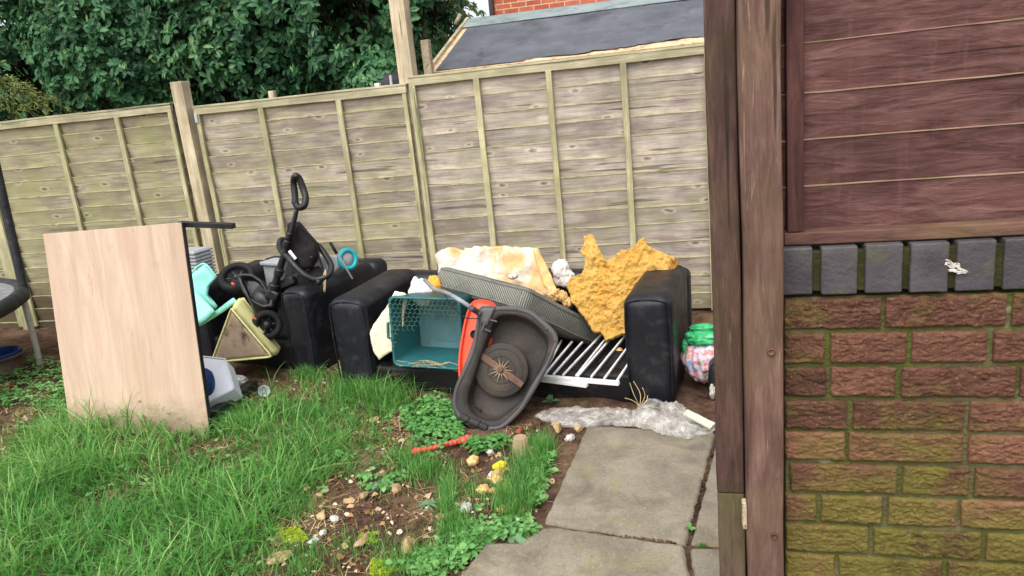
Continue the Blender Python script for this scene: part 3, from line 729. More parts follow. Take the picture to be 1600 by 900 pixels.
# ------------------------------------------------------------------ trees behind the fence
def leaf_mesh(B, D, Nn, Ln, Wd, cup=.25, curl=.15, fold=.25):
    """B base, D direction, Nn up normal, arrays -> verts (k*7), quads"""
    k = len(B); S = np.cross(D, Nn); S /= np.linalg.norm(S, axis=1, keepdims=True)+1e-9; Nn = np.cross(S, D)
    Ln = Ln[:, None]; Wd = Wd[:, None]
    p0 = B; m1 = B+D*Ln*.35+Nn*Ln*.03; m2 = B+D*Ln*.72-Nn*Ln*curl*.4; tp = B+D*Ln-Nn*Ln*curl
    V = np.stack([p0, m1+S*Wd*.42+Nn*Wd*fold, m1, m1-S*Wd*.42+Nn*Wd*fold, m2+S*Wd*.5+Nn*Wd*fold*.8, m2, m2-S*Wd*.5+Nn*Wd*fold*.8, tp], 1).reshape(-1, 3)
    i = np.arange(k)*8
    Q = np.concatenate([np.stack([i+1, i+4, i+5, i+2], 1), np.stack([i+2, i+5, i+6, i+3], 1)])
    T = np.concatenate([np.stack([i, i+1, i+2], 1), np.stack([i, i+2, i+3], 1), np.stack([i+4, i+7, i+5], 1), np.stack([i+5, i+7, i+6], 1)])
    return V, Q, T
def fastmesh(name, V, Q, T, rq, rt, material, parent=None):
    root = parent
    while root is not None and root.parent is not None: root = root.parent
    if root is not None: V = V-np.array(root.location)
    me = bpy.data.meshes.new(name); nq, ntr = len(Q), len(T)
    me.vertices.add(len(V)); me.vertices.foreach_set('co', V.astype(np.float32).ravel())
    idx = np.concatenate([Q.ravel(), T.ravel()]) if ntr else Q.ravel()
    me.loops.add(len(idx)); me.loops.foreach_set('vertex_index', idx.astype(np.int32))
    st = np.concatenate([np.arange(nq)*4, nq*4+np.arange(ntr)*3]); me.polygons.add(nq+ntr)
    me.polygons.foreach_set('loop_start', st.astype(np.int32))
    me.update(calc_edges=True); me.validate()
    a = me.attributes.new('rnd', 'FLOAT', 'FACE'); a.data.foreach_set('value', np.concatenate([rq, rt]).astype(np.float32))
    me.materials.append(material)
    o = bpy.data.objects.new(name, me); COL.objects.link(o)
    if parent is not None: o.parent = parent
    return o
def leaves(name, B, D, Nn, Ln, Wd, R, material, parent, **k):
    D = D/(np.linalg.norm(D, axis=1, keepdims=True)+1e-9)
    V, Q, T = leaf_mesh(B, D, Nn, Ln, Wd, **k)
    return fastmesh(name, V, Q, T, np.tile(R, 2), np.tile(R, 4), material, parent)
def crown(t, c, rad, n, seed, material, ll=(.05, .115), per=8, droop=.25, shoots=True, fill=.35, zmin=1.62):
    r = np.random.default_rng(seed)
    d = r.normal(size=(n, 3)); d /= np.linalg.norm(d, axis=1, keepdims=True)
    front = r.random(n) < .6; d[front, 1] = -np.abs(d[front, 1])
    s = np.where(r.random(n) < fill, r.uniform(.35, .85, n), r.uniform(.82, 1.02, n))
    s = s*(1+.22*fbm(d*2.1+seed, 3, seed))
    P = np.array(c)+d*s[:, None]*np.array(rad)
    P[:, 2] = np.maximum(P[:, 2], zmin+.25*r.random(n))
    keep = fbm(P*1.7+seed*3, 3, seed+4) > -.2        # gaps between clumps
    P = P[keep]; d = d[keep]; n = len(P)
    ax = d*np.array([1, 1, .4])+np.array([0, -.25, .55])+r.normal(size=(n, 3))*.3; ax /= np.linalg.norm(ax, axis=1, keepdims=True)
    tone = np.clip(.42+.35*fbm(P*3+7, 2, seed+1)+r.normal(size=n)*.1, 0, .85)
    B = []; D = []; NN = []; Ls = []; Ws = []; RR = []
    u = np.cross(ax, r.normal(size=(n, 3))); u /= np.linalg.norm(u, axis=1, keepdims=True); v = np.cross(ax, u)
    for k in range(per):
        ph = 2*pi*k/per+r.uniform(-.35, .35, n)
        out = u*np.cos(ph)[:, None]+v*np.sin(ph)[:, None]
        el = r.uniform(-.25, .65, n)[:, None]
        dd = out+ax*el-np.array([0, 0, droop])*r.uniform(.3, 1.2, n)[:, None]
        B.append(P+ax*r.uniform(-.05, .01, n)[:, None]); D.append(dd); NN.append(ax+.25*r.normal(size=(n, 3)))
        L_ = r.uniform(*ll, n); Ls.append(L_); Ws.append(L_*r.uniform(.36, .48, n)); RR.append(np.clip(tone+r.normal(size=n)*.1, 0, .8))
    if shoots:                                     # pale upright new growth on some tips
        sel = r.random(n) < .13
        for k in range(4):
            q = P[sel]; m_ = len(q)
            B.append(q); D.append(np.array([0, 0, 1.0])+r.normal(size=(m_, 3))*.3); NN.append(r.normal(size=(m_, 3)))
            Ls.append(r.uniform(.05, .09, m_)); Ws.append(np.full(m_, .014)); RR.append(np.full(m_, .97))
    leaves('crown', np.concatenate(B), np.concatenate(D), np.concatenate(NN), np.concatenate(Ls), np.concatenate(Ws), np.concatenate(RR), material, t)
    return P
def trunk(t, base, c, rad, seed, P=None, r0=.07):
    r = np.random.default_rng(seed); b = MB()
    pts = smoothpath([base, (base[0]+.1, base[1]+.05, 1.0), tuple(np.array(c)-np.array([0, 0, rad[2]*.3])), tuple(np.array(c)+np.array([.1, 0, rad[2]*.6]))], 6)
    tube(b, pts, np.linspace(r0, .015, len(pts)), 8)
    if P is not None:
        for q in P[r.choice(len(P), 55)]:
            s0 = pts[r.integers(len(pts)//3, len(pts)-4)]
            mid = (s0+q)/2+np.array([0, 0, -.1]); tube(b, smoothpath([s0, mid, q], 4), np.linspace(.018, .004, 9), 5)
    b.build('trunk', M['bark'], t)
def tree(label, c, rad, n, seed, material=None, grp='laurel trees behind the back fence', **k):
    t = thing('laurel_tree', label, 'tree', (c[0], c[1], 0), grp)
    P = crown(t, c, rad, n, seed, material or M['laurel'], **k)
    trunk(t, (c[0], c[1]+.2, 0), c, rad, seed, P)
tree('dark laurel at the left edge of the picture, behind the conifer branch', (-7.55, 2.4, 2.9), (1.25, 1.2, 1.6), 2000, 21)
tree('big laurel over the green fence panel, left of the square post', (-5.75, 2.1, 2.95), (1.2, 1.15, 1.55), 2300, 22)
tree('laurel straight behind the square fence post, with drooping rosettes', (-4.35, 1.95, 2.95), (1.15, 1.05, 1.45), 2300, 23, zmin=1.75)
tree('laurel over the middle fence panel, dark and hollow beneath', (-3.05, 1.95, 3.0), (1.05, 1.0, 1.4), 2200, 24, zmin=1.85)
tree('small pale leaved bush leaning against the tallest post on its left', (-2.78, 1.25, 1.85), (.26, .25, .3), 170, 27, ll=(.07, .1), zmin=1.45)
tree('laurel beside the shed, right of the tallest post', (-2.85, 2.7, 2.7), (.6, .7, 1.2), 800, 25)
tree('paler bush at the top of the picture beside the brick house', (-3.0, 3.9, 3.15), (.5, .6, .7), 600, 26, M['laurel2'], ll=(.06, .1), zmin=2.3)
for i, (x, y, z, s) in enumerate([(-9.3, 4.6, 2.7, 2.0), (-6.6, 4.6, 2.6, 1.9), (-4.3, 4.4, 2.5, 1.7)]):
    tree(['deep shaded laurel farthest back at the left', 'deep shaded laurel farthest back behind the green fence panel', 'deep shaded laurel farthest back behind the middle fence panel'][i], (x, y, z-.5), (s, 1.1, 1.5), 1000, 30+i, ll=(.12, .2), zmin=.6)
# conifer sprays at the left edge
cq = ony(45, 130, .75)
t = thing('conifer', 'yellow green conifer branch poking over the fence at the left', 'conifer', (cq[0]-.5, .75, 0))
b = MB(); tube(b, smoothpath([(cq[0]-.5, .75, 0), (cq[0]-.55, .8, 1.5), (cq[0]-.5, .75, 2.5)], 6), np.linspace(.05, .015, 13)); br = b.build('trunk', M['bark'], t)
B = []; D = []; NN = []; r = np.random.default_rng(5); tw = MB()
for k in range(15):
    st = np.array([cq[0]-.5, .75, r.uniform(1.75, 2.35)]); en = np.array([cq[0]+r.uniform(-.5, .3), r.uniform(.5, .95), r.uniform(1.8, 2.12)])
    pts = smoothpath([st, (st+en)/2+np.array([0, 0, .06]), en], 9); tube(tw, pts, np.linspace(.007, .002, len(pts)), 5)
    for p in pts[5:]:
        for _ in range(9):
            dr = unit(en-st)+r.normal(size=3)*.55; B.append(p+r.normal(size=3)*.012); D.append(dr); NN.append(r.normal(size=3))
B = np.array(B); n = len(B)
tw.build('branches', M['bark'], t)
leaves('foliage', B, np.array(D), np.array(NN), r.uniform(.03, .07, n), np.full(n, .009), np.clip(r.normal(.5, .25, n), 0, 1), M['conifer'], t)

# ------------------------------------------------------------------ near wall, brown panel and gate posts on the right
WY = -3.5
zc1 = ony(1250, 387, WY)[2]; zc0 = ony(1250, 461, WY)[2]
wx0, wx1 = .172, 2.3
t = thing('garden_wall', 'rustic brick garden wall green with algae, topped by blue grey coping bricks', 'brick wall', ((wx0+wx1)/2, WY+.1, 0))
b = MB(); box(b, ((wx0+wx1)/2, WY+.112, zc0/2-.01), ((wx1-wx0)/2, .10, zc0/2), .002, n=(60, 1, 40), disp=.004, ds=14); b.build('mortar', M['mortar'], t)
bk = MB(); r = np.random.default_rng(3); z = zc0-.012; row = 0
while z > .0:
    bh = .067; x = wx0-r.uniform(.02, .2)
    while x < wx1:
        bl = .225*r.uniform(.97, 1.04) if r.random() > .22 else r.uniform(.1, .16)
        a, e = max(x, wx0), min(x+bl, wx1)
        if e-a > .03:
            st_ = .0021 if (a < 1.0 and z > .25) else .006
            nu, nv = max(4, int((e-a)/st_)), int(bh/st_)
            U, W_ = np.meshgrid(np.linspace(a, e, nu), np.linspace(z-bh, z, nv))
            du = np.minimum(U-a, e-U); dv = np.minimum(W_-(z-bh), z-W_); ed = np.clip(np.minimum(du, dv)/.006, 0, 1)
            sd_ = row*7+x
            wx_ = .5*fbm(np.stack([U*60, W_*60, 0*U+sd_], -1), 2, 45)
            Pn = np.stack([U*100+sd_*5+wx_, W_*185+.8*fbm(np.stack([U*50, W_*10, 0*U+sd_], -1), 2, 46), 0*U+row*3.3], -1)
            hgt = .0042*np.clip(ridged(Pn*.8, 2, 41)*.6+.3, -.4, 1)+.0042*fbm(Pn*1.3+5, 4, 43)+.004*np.clip(fbm(Pn*.35+9, 2, 47), -.5, .3)
            hgt = (hgt+.0025)*(.2+.8*np.sqrt(ed))
            jx = .0032*fbm(np.stack([W_*40, U*20, 0*U+sd_], -1), 3, 5); jz = .0034*fbm(np.stack([U*40, W_*20, 0*U+sd_], -1), 3, 6)
            Vv = np.stack([U+jx, WY+.005-hgt, W_+jz], -1).reshape(-1, 3)
            Ff = [(j*nu+i, j*nu+i+1, (j+1)*nu+i+1, (j+1)*nu+i) for j in range(nv-1) for i in range(nu-1)]
            bd_ = [i for i in range(nu)]+[j*nu+nu-1 for j in range(1, nv)]+[(nv-1)*nu+i for i in range(nu-2, -1, -1)]+[j*nu for j in range(nv-2, 0, -1)]
            n0 = len(Vv); back = Vv[bd_].copy(); back[:, 1] = WY+.03
            Ff += [(bd_[k], n0+k, n0+(k+1) % len(bd_), bd_[(k+1) % len(bd_)]) for k in range(len(bd_))]
            bk.add(np.vstack([Vv, back]), Ff, float(np.clip(r.normal(.5, .25), 0, 1)))
        x += bl+.011*r.uniform(.8, 1.3)
    z -= bh+.0122*r.uniform(.85, 1.2); row += 1
bk.build('bricks', M['rustic'], t)
cp = MB(); edges = [1228, 1271]; xw = [ony(p, 425, WY)[0] for p in (1228, 1270)]
box(cp, ((xw[0]+xw[1])/2-.01, WY+.1, (zc0+zc1)/2), ((xw[1]-xw[0])/2+.01, .1035, (zc1-zc0)/2), .005, bs=2, n=(4, 4, 6), disp=.0015, ds=20, rnd=.7)
x = ony(1283, 425, WY)[0]; k = 0
while x < wx1:
    box(cp, (x+.036, WY+.1+r.uniform(-.002, .003), (zc0+zc1)/2+r.uniform(-.0015, .0015)), (.036, .1035, (zc1-zc0)/2), .004, bs=2, n=(4, 4, 6), disp=.0016, ds=20, rnd=r.random(), smooth=True); x += .0865; k += 1
cpo = cp.build('coping', M['coping'], t)
jm = MB(); box(jm, ((wx0+wx1)/2, WY+.104, (zc0+zc1)/2-.003), ((wx1-wx0)/2-.004, .1, (zc1-zc0)/2-.009), .002, n=(80, 1, 4), disp=.003, ds=20); jm.build('coping_joints', M['moss_dark'], t)
sp = MB(); q0 = ony(1494, 418, WY-.0055)
for k in range(26):
    aa = r.normal(size=2)*np.array([.0085, .005]); w_ = r.uniform(.0025, .007); th = r.uniform(-.2, .7)
    cpt = q0+np.array([aa[0], 0, -aa[0]*.4+aa[1]]); ux = np.array([cos(th), 0, -sin(th)])
    slab(sp, [cpt+ux*w_*cos(p)*1.7+np.array([0, 0, 1])*w_*.55*sin(p) for p in np.linspace(0, 2*pi, 10, endpoint=False)], (0, -1, 0), .0006, rings=2, nb=10, edge=.3, rag=.002, seed=k)
sp.build('paint_splash', M['white_bit'], cpo)

PY = -3.455
lines = [ony(1258, p, PY)[2] for p in (66, 144, 218, 290)]; zb = ony(1258, 360, PY)[2]; zr0 = zc1+.003
t = thing('stained_fence', 'purple brown stained lap panel standing on the near brick wall', 'fence panel', (1.0, PY, zc1))
bd = MB(); led = MB(); px0 = ony(1224, 200, PY)[0]-.02; px1 = 2.2; zs = [zb]+lines[::-1]
while zs[-1] < 2.15: zs.append(zs[-1]+.108*r.uniform(.97, 1.03))
xs = np.linspace(px0, px1, 70)
for k in range(len(zs)-1):
    z0, z1 = zs[k], zs[k+1]
    wob = .0022*fbm(np.stack([xs*4, 0*xs, 0*xs+k*5], 1), 3, 3); V = []; F1 = []
    for i, x in enumerate(xs): V += [(x, PY+.010, z0-.01), (x, PY-.007, z1+wob[i]), (x, PY+.012, z1+wob[i]-.001), (x, PY+.018, z0-.01)]
    for i in range(len(xs)-1): a = 4*i; F1 += [(a, a+4, a+5, a+1), (a+2, a+6, a+7, a+3)]
    rr = r.random(); bd.add(V, F1, rr, False); led.add(V, [(4*i+1, 4*i+5, 4*i+6, 4*i+2) for i in range(len(xs)-1)], rr, False)
    Vb = []
    for i, x in enumerate(xs): w_ = .0012+.0012*max(0, vnoise(np.array([[x*16, z1*9, 3]]))[0]); Vb += [(x, PY-.009, z1+wob[i]-w_), (x, PY-.009, z1+wob[i]+.0006), (x, PY-.004, z1+wob[i]+.001)]
    led.add(Vb, [f for i in range(len(xs)-1) for f in ((3*i, 3*i+3, 3*i+4, 3*i+1), (3*i+1, 3*i+4, 3*i+5, 3*i+2))], rr, False)
bo = bd.build('boards', M['brown'], t); led.build('board_edges', M['ledge_brown'], bo)
zrt = ony(1300, 361, PY-.03)[2]
b = MB(); xr = ony(1226, 372, PY-.03)[0]; box(b, ((xr+px1)/2, PY-.006, (zrt+zr0)/2), ((px1-xr)/2, .026, (zrt-zr0)/2), .003, n=(40, 1, 2), disp=.002, ds=5); b.build('bottom_rail', M['brown_edge'], t)
b = MB(); xa, xb = ony(1229, 200, PY-.03)[0], ony(1256, 200, PY-.03)[0]; box(b, ((xa+xb)/2, PY-.012, 1.9), ((xb-xa)/2, .02, 1.9-zrt-.001), .003, n=(1, 1, 20), disp=.0015, ds=6); b.build('batten', M['brown_batten'], t)
# gate posts
def gpost(label, pl, pr, y, depth, material, seed, foot=-.05):
    xa, xb = ony(pl, 450, y)[0], ony(pr, 450, y)[0]
    t = thing('gate_post', label, 'gate post', ((xa+xb)/2, y+depth/2, 0), 'brown posts at the end of the brick wall')
    zf = foot
    b = MB(); box(b, ((xa+xb)/2, y+depth/2, (zf+2.4)/2), ((xb-xa)/2, depth/2, (2.4-zf)/2), .006, n=(6, 6, 60), bs=2, disp=.0045, ds=3.2, seed=seed); b.build('timber', material, t)
    if zf > 0: b = MB(); box(b, ((xa+xb)/2, y+depth/2, zf/2-.026), ((xb-xa)/2-.001, depth/2-.001, zf/2+.025), .002, n=(6, 6, 20), bs=2, disp=.0045, ds=3.2, seed=seed); b.build('foot', M['post_foot'], t)
    return t, xb
p1, _ = gpost('darker brown gate post on the left of the pair, with a pale worn foot', 1111, 1157, -3.53, .075, M['post_dark'], 4, ony(1140, 772, -3.53)[2])
p2, xb2 = gpost('paler weathered gate post with two bolt heads, hard against the brick wall', 1161, 1224, -3.56, .09, M['post_light'], 5)
b = MB(); box(b, (.085, -3.425, 1.15), (.05, .02, 1.18), .003); b.build('added_gap_backing', M['brown_batten'], p1)  # added dark strip behind the posts, so the slit between them reads as shade
for (px, py) in ((1205, 550), (1210, 838)):
    q = ony(px, py, -3.563); fr = frame(q, (1, 0, 0), n=(0, -1, 0)); b = MB()
    lathe(b, [(.0085, -.004), (.0085, .0015), (.0065, .003), (.0062, .001), (.001, .0005)], 14, fr); b.build('bolt', M['rust'], p2)
b = MB(); q = ony(1163, 803, -3.555); box(b, q, (.005, .012, .035), .003, n=(2, 2, 8), disp=.003, ds=30); b.solo('wood_offcut', M['barge'], 'pale splinter of wood wedged between the two brown gate posts', 'wood offcut')

# ------------------------------------------------------------------ the black sofa
def arm_part(fr, cx, hw, d0, d1, h, parent, mname, seed, hb=None):
    V, F = rbox((hw, (d1-d0)/2, h/2), .058, (5, 14, 10), 5)
    V = V+np.array([cx, (d0+d1)/2, h/2])
    if hb is not None: V[:, 2] *= 1+(hb/h-1)*np.clip((V[:, 1]-d0)/(d1-d0), 0, 1)
    V = V+np.stack([.007*fbm(V*4+k*9, 2, seed+k) for k in range(3)], 1)
    V[:, 0] += .006*np.sin(V[:, 2]*40+3*fbm(V*4, 2, seed))*np.clip(.6-V[:, 2]/h, 0, 1)
    a = MB().add(tf(V, fr), F).build('arm', M[mname], parent)
    s = MB()                                       # seam line round the arm front
    o = [(cx-hw+.012, d0+.010, .04), (cx-hw+.010, d0+.008, h-.09), (cx-hw+.05, d0+.008, h-.02), (cx+hw-.05, d0+.008, h-.02), (cx+hw-.010, d0+.008, h-.09), (cx+hw-.012, d0+.010, .04)]
    tube(s, tf(smoothpath(o, 6), fr), .0045, 6); s.build('seam', M['leather'], a)
SF = rotz((-2.13, -1.40, -.02), -5.6)
so_ = thing('sofa', 'black leatherette two seat sofa without cushions, heaped with rubbish', 'sofa', (-1.1, -1.1, 0))
arm_part(SF, .12, .12, 0, .74, .585, so_, 'leather', 1, .60)
arm_part(SF, 1.86, .12, 0, .74, .600, so_, 'leather', 2, .60)
b = MB(); V, F = rbox((.765, .05, .085), .025, (24, 2, 4), 3); V = V+np.array([.99, .09, .085]); V = V+np.stack([.010*fbm(V*5+k*7, 3, 4+k) for k in range(3)], 1); b.add(tf(V, SF), F); b.build('front_panel', M['leather_dirty'], so_)
b = MB(); V, F = rbox((.765, .28, .05), .03, (20, 10, 2), 3); V = V+np.array([.99, .40, .11]); V[:, 2] += .02*fbm(V*6, 3, 8)-.02*np.clip(1-((V[:, 1]-.4)/.3)**2, 0, 1); b.add(tf(V, SF), F); b.build('seat', M['leather_dirty'], so_)
b = MB(); V, F = rbox((.99, .08, .27), .05, (26, 3, 8), 3); V = V+np.array([.99, .80, .27]); V = V+np.stack([.012*fbm(V*5+k*7, 3, 14+k) for k in range(3)], 1); V[:, 1] += (V[:, 2]-.1)*.10; b.add(tf(V, SF), F); b.build('backrest', M['leather'], so_)

# ------------------------------------------------------------------ the black armchair on the left
AF = rotz((-2.43, -1.14, -.02), -14)
ac = thing('armchair', 'black leatherette armchair buried under toys beside the sofa', 'armchair', (-2.9, -.8, 0))
arm_part(AF, -.10, .105, 0, .74, .575, ac, 'leather', 21, .60)
arm_part(AF, -1.05, .105, 0, .74, .575, ac, 'leather', 22, .60)
b = MB(); V, F = rbox((.37, .05, .10), .025, (16, 2, 4), 3); V = V+np.array([-.575, .08, .10]); V = V+np.stack([.010*fbm(V*5+k*7, 3, 24+k) for k in range(3)], 1); b.add(tf(V, AF), F); b.build('front_panel', M['leather_dirty'], ac)
b = MB(); V, F = rbox((.37, .28, .06), .03, (16, 10, 2), 3); V = V+np.array([-.575, .40, .17]); V = V+np.stack([.012*fbm(V*5+k*7, 3, 34+k) for k in range(3)], 1); b.add(tf(V, AF), F); b.build('seat', M['leather_dirty'], ac)
b = MB(); V, F = rbox((.575, .09, .29), .06, (18, 3, 8), 3); V = V+np.array([-.575, .76, .30]); V = V+np.stack([.012*fbm(V*5+k*7, 3, 44+k) for k in range(3)], 1); V[:, 1] += (V[:, 2]-.1)*.12; b.add(tf(V, AF), F); b.build('backrest', M['leather'], ac)

# third black seat just right of the sofa, mostly behind the gate post
b = MB(); V, F = rbox((.26, .3, .10), .04, (8, 8, 4), 3); V = V+np.array([.27, -1.22, .10]); V = V+np.stack([.01*fbm(V*5+k*7, 3, 54+k) for k in range(3)], 1); b.add(V, F)
b.solo('footstool', M['leather'], 'low black leatherette seat block right of the sofa, under the carrier bag', 'seat block')

# ------------------------------------------------------------------ upright laminate board
bl, brr = np.array([-3.49, -2.045, -.03]), np.array([-2.612, -2.0, -.03])
ux = unit(brr-bl)
tl_ = ony(67, 366, -1.93); tr_ = ony(283, 348, -1.885)
t = thing('upright_board', 'pale wood grain table top standing on edge in the grass', 'table top', ((bl[0]+brr[0])/2, -2.02, 0))
P4 = [bl, brr, tr_, tl_]
n_ = unit(np.cross(brr-bl, tl_-bl)); n_ = n_ if n_[1] < 0 else -n_
b = MB()
def quadslab(mb, P, n, th, m_=1, rnd=.5, r=.0015):
    P = [np.asarray(p, float) for p in P]; V = []; F = []
    Q = [np.array(p) for p in P]; c = sum(Q)/4
    ins = [q+(c-q)/np.linalg.norm(c-q)*r*1.4 for q in Q]
    V = [q for q in ins]+[q-n*r for q in Q]+[q-n*(th-r) for q in Q]+[q-n*th for q in ins]
    F = [(0, 1, 2, 3), (15, 14, 13, 12)]
    for l in range(3):
        for k in range(4): F.append((l*4+k, (l+1)*4+k, (l+1)*4+(k+1) % 4, l*4+(k+1) % 4))
    mb.add(V, F, rnd, False)
quadslab(b, P4, n_, .018); fo = b.build('panel', M['laminate'], t)
b = MB(); e1 = unit(tr_-brr); nx_ = unit(np.cross(e1, n_)); nx_ = nx_ if nx_[0] > 0 else -nx_
ec = (brr+tr_)/2-n_*.0125+nx_*.003; box(b, (0, 0, 0), (.0028, .0125, np.linalg.norm(tr_-brr)/2), .001, (ec, np.stack([nx_, -n_, e1]))); b.build('edging', M['blackplastic'], t)
b = MB(); q = tr_-n_*.05+np.array([0, 0, -.012]); ax_ = unit(onpl(365, 353, q, (0, -1, 0))-q)
box(b, (.115, 0, 0), (.16, .014, .0165), .003, frame(q, ax_, n=(0, -1, .0))); b.build('leg', M['blackplastic'], t)
b = MB(); q1 = tr_-n_*.06+np.array([-.10, 0, -.03]); q1 = q1+np.array([-.25, 0, 0]); tube(b, [q1, (q1[0]-.16, -1.72, .5), (q1[0]-.24, -1.62, -.02)], .014, 8); b.build('leg', M['blackplastic'], t)
q2 = tl_-n_*.06+np.array([.15, 0, -.03]); b = MB(); tube(b, [q2, (q2[0]+.02, -1.55, .6), (q2[0]+.04, -1.35, -.02)], .014, 8); b.build('leg', M['blackplastic'], t)
q = onpl(218, 627, bl, n_)+n_*.0015; b = MB(); box(b, (0, 0, 0), (.010, .006, .0016), .001, frame(q, ux, n=n_)); b.build('screw_plate', M['clay'], fo)

# ------------------------------------------------------------------ trampoline at the left edge
fp = onz(62, 571, 0.0); rq = ony(40, 455, fp[1]-.03)
dv_ = unit((rq-EYE)[:2]); tc = np.array([rq[0]-dv_[1]*1.2+dv_[0]*.12, rq[1]+dv_[0]*1.2+dv_[1]*.12, 0]); RR = np.linalg.norm((rq-tc)[:2]); hz = rq[2]
t = thing('trampoline', 'black padded trampoline on pale steel legs at the left edge', 'trampoline', (tc[0], tc[1], 0))
b = MB(); ang = np.linspace(0, 2*pi, 72, endpoint=False)
V = []; F = []
prof = [(.0, .035), (.05, .03), (.09, .0), (.08, -.05), (.02, -.07), (-.07, -.02), (-.06, .02)]
for a in ang:
    for (dr, dz) in prof: V.append((tc[0]+(RR-.03+dr*.6)*cos(a), tc[1]+(RR-.03+dr*.6)*sin(a), hz+dz))
m_ = len(prof)
for i in range(72):
    for k in range(m_): F.append((i*m_+k, ((i+1) % 72)*m_+k, ((i+1) % 72)*m_+(k+1) % m_, i*m_+(k+1) % m_))
V = np.array(V); V += .010*np.stack([fbm(V*7+k*5, 3, k) for k in range(3)], 1); b.add(V, F); b.build('rim_pad', M['pad'], t)
b = MB(); V = [(tc[0], tc[1], hz+.0)]+[(tc[0]+(RR-.055)*cos(a), tc[1]+(RR-.055)*sin(a), hz+.012) for a in ang]; V = V+[(p[0], p[1], p[2]-.006) for p in V]; F = [(0, 1+i, 1+(i+1) % 72) for i in range(72)]+[(73, 74+(i+1) % 72, 74+i) for i in range(72)]; b.add(V, F); b.build('mat', M['matgrey'], t)
b = MB(); p0 = rq+np.array([-.035, .02, .0]); p1_ = ony(-6, 262, fp[1]+.03); tube(b, smoothpath([p0, (p0+p1_)/2, p1_, p1_+(p1_-p0)*.6], 8), .031, 12); b.build('pole_pad', M['pad'], t)
b = MB(); k0 = ony(37, 468, fp[1]-.02); k1 = ony(56, 540, fp[1]); tube(b, smoothpath([k0+np.array([0, 0, .06]), k0, k1, np.array([fp[0], fp[1], -.03])], 6), .021, 12); b.build('leg', M['galvleg'], t)
for a in (2.2, 4.2):
    b = MB(); p = tc+np.array([RR*cos(a), RR*sin(a), 0]); tube(b, [p+np.array([0, 0, hz]), p+np.array([0, 0, -.03])], .021, 10); b.build('leg', M['galvleg'], t)

# tub at the left edge
tb = onz(2, 588, 0.0)
t = thing('tub', 'brown round tub with a blue basin in it under the trampoline', 'tub', (tb[0], tb[1], 0))
fr = (np.array([tb[0], tb[1]+.02, 0]), np.eye(3))
b = MB(); lathe(b, [(.115, -.01), (.13, .03), (.15, .10), (.156, .135), (.178, .145), (.178, .158), (.15, .160), (.143, .13), (.12, .03)], 36, fr); b.build('body', M['brownplastic'], t)
b = MB(); lathe(b, [(.07, .09), (.11, .12), (.142, .175), (.147, .178), (.148, .172), (.118, .108), (.07, .08)], 32, fr, capt=False); b.build('basin', M['blue'], t)

# ------------------------------------------------------------------ things on and in front of the armchair
# ribbed grey stack
q = ony(303, 410, -.95)
t = thing('ribbed_crate', 'ribbed pale grey plastic crate half hidden by the wooden board', 'crate', (q[0]-.05, -.9, q[2]-.11))
b = MB(); fr = rotz((q[0]-.06, -.88, q[2]), -8); box(b, (0, 0, -.02), (.10, .075, .10), .008, fr); b.build('body', M['greyplastic'], t)
for k in range(8):
    b = MB(); box(b, (0, 0, -.1+k*.0235), (.112, .086, .0075), .004, (fr[0], fr[1]), n=(4, 2, 1)); b.build('rib', M['greyplastic'], t)
# mint chair
t = thing('toy_chair', 'mint green plastic toy chair tipped over behind the wooden board', 'toy chair', tuple(onz(318, 520, .3)))
def pxpoly(pts, y, sl=0.0, yr=None): return [ony(px, py, y+sl*(500-py)/100) for px, py in pts]
def pslab(mb, pts, y, th, sl=0.0, n=(0, -1, .25), **k):
    kw = dict(rings=5, nb=70, edge=.12); kw.update(k)
    o = ony(pts[0][0], pts[0][1], y); nn = unit(n)
    slab(mb, [onpl(px, py, o, nn) for px, py in pts], nn, th, **kw); return mb
b = MB(); pslab(b, [(288, 434), (318, 413), (337, 434), (325, 447), (323, 462), (331, 472), (339, 478), (335, 483), (318, 474), (300, 470), (288, 470)], -1.02, .03, n=(.3, -1, .3)); b.build('backrest', M['mint'], t)
b = MB(); pslab(b, [(286, 452), (300, 448), (334, 484), (318, 500), (303, 508), (286, 508)], -1.10, .025, n=(.1, -1, .9)); b.build('seat', M['mint'], t)
b = MB(); pslab(b, [(290, 508), (305, 503), (340, 483), (362, 466), (368, 472), (345, 489), (312, 510), (292, 518)], -1.16, .035, n=(0, -1, .1)); b.build('rim', M['mint'], t)
b = MB(); tube(b, smoothpath([ony(296, 430, -1.04), ony(318, 412, -1.04), ony(338, 433, -1.04)], 6), .007, 8); b.build('edge', M['mint'], t)
# yellow wedge
F0 = [ony(363, 488, -1.25), ony(420, 555, -1.27), ony(335, 563, -1.27)]; B0 = [ony(382, 470, -1.0), ony(435, 543, -1.03), ony(352, 548, -1.03)]
t = thing('seat_wedge', 'triangular upholstered wedge with yellow cover and dirty underside', 'cushion wedge', tuple((F0[1]+F0[2])/2))
nf = unit(np.cross(F0[1]-F0[0], F0[2]-F0[0])); nf = nf if nf[1] < 0 else -nf
b = MB()
cF = sum(F0)/3; Fo = [cF+(p-cF)*1.12 for p in F0]; cB = sum(B0)/3; Bo = [cB+(p-cB)*1.12 for p in B0]
ringA = resample(Fo, 45); ringB = resample(Bo, 45); V = []; 
for k in range(6):
    s_ = k/5; P_ = ringA*(1-s_)+ringB*s_; cc = P_.mean(0); bul = .02*sin(pi*s_); d_ = P_-cc; V.append(P_+d_/np.linalg.norm(d_, axis=1, keepdims=True)*(bul+.012*fbm(P_*11, 3, 5))[:, None])
V = np.concatenate(V); Ff = [(k*45+i, k*45+(i+1) % 45, (k+1)*45+(i+1) % 45, (k+1)*45+i) for k in range(5) for i in range(45)]+[tuple(range(45)), tuple(5*45+i for i in range(44, -1, -1))]
b.add(V, Ff); co = b.build('cover', M['yellow'], t)
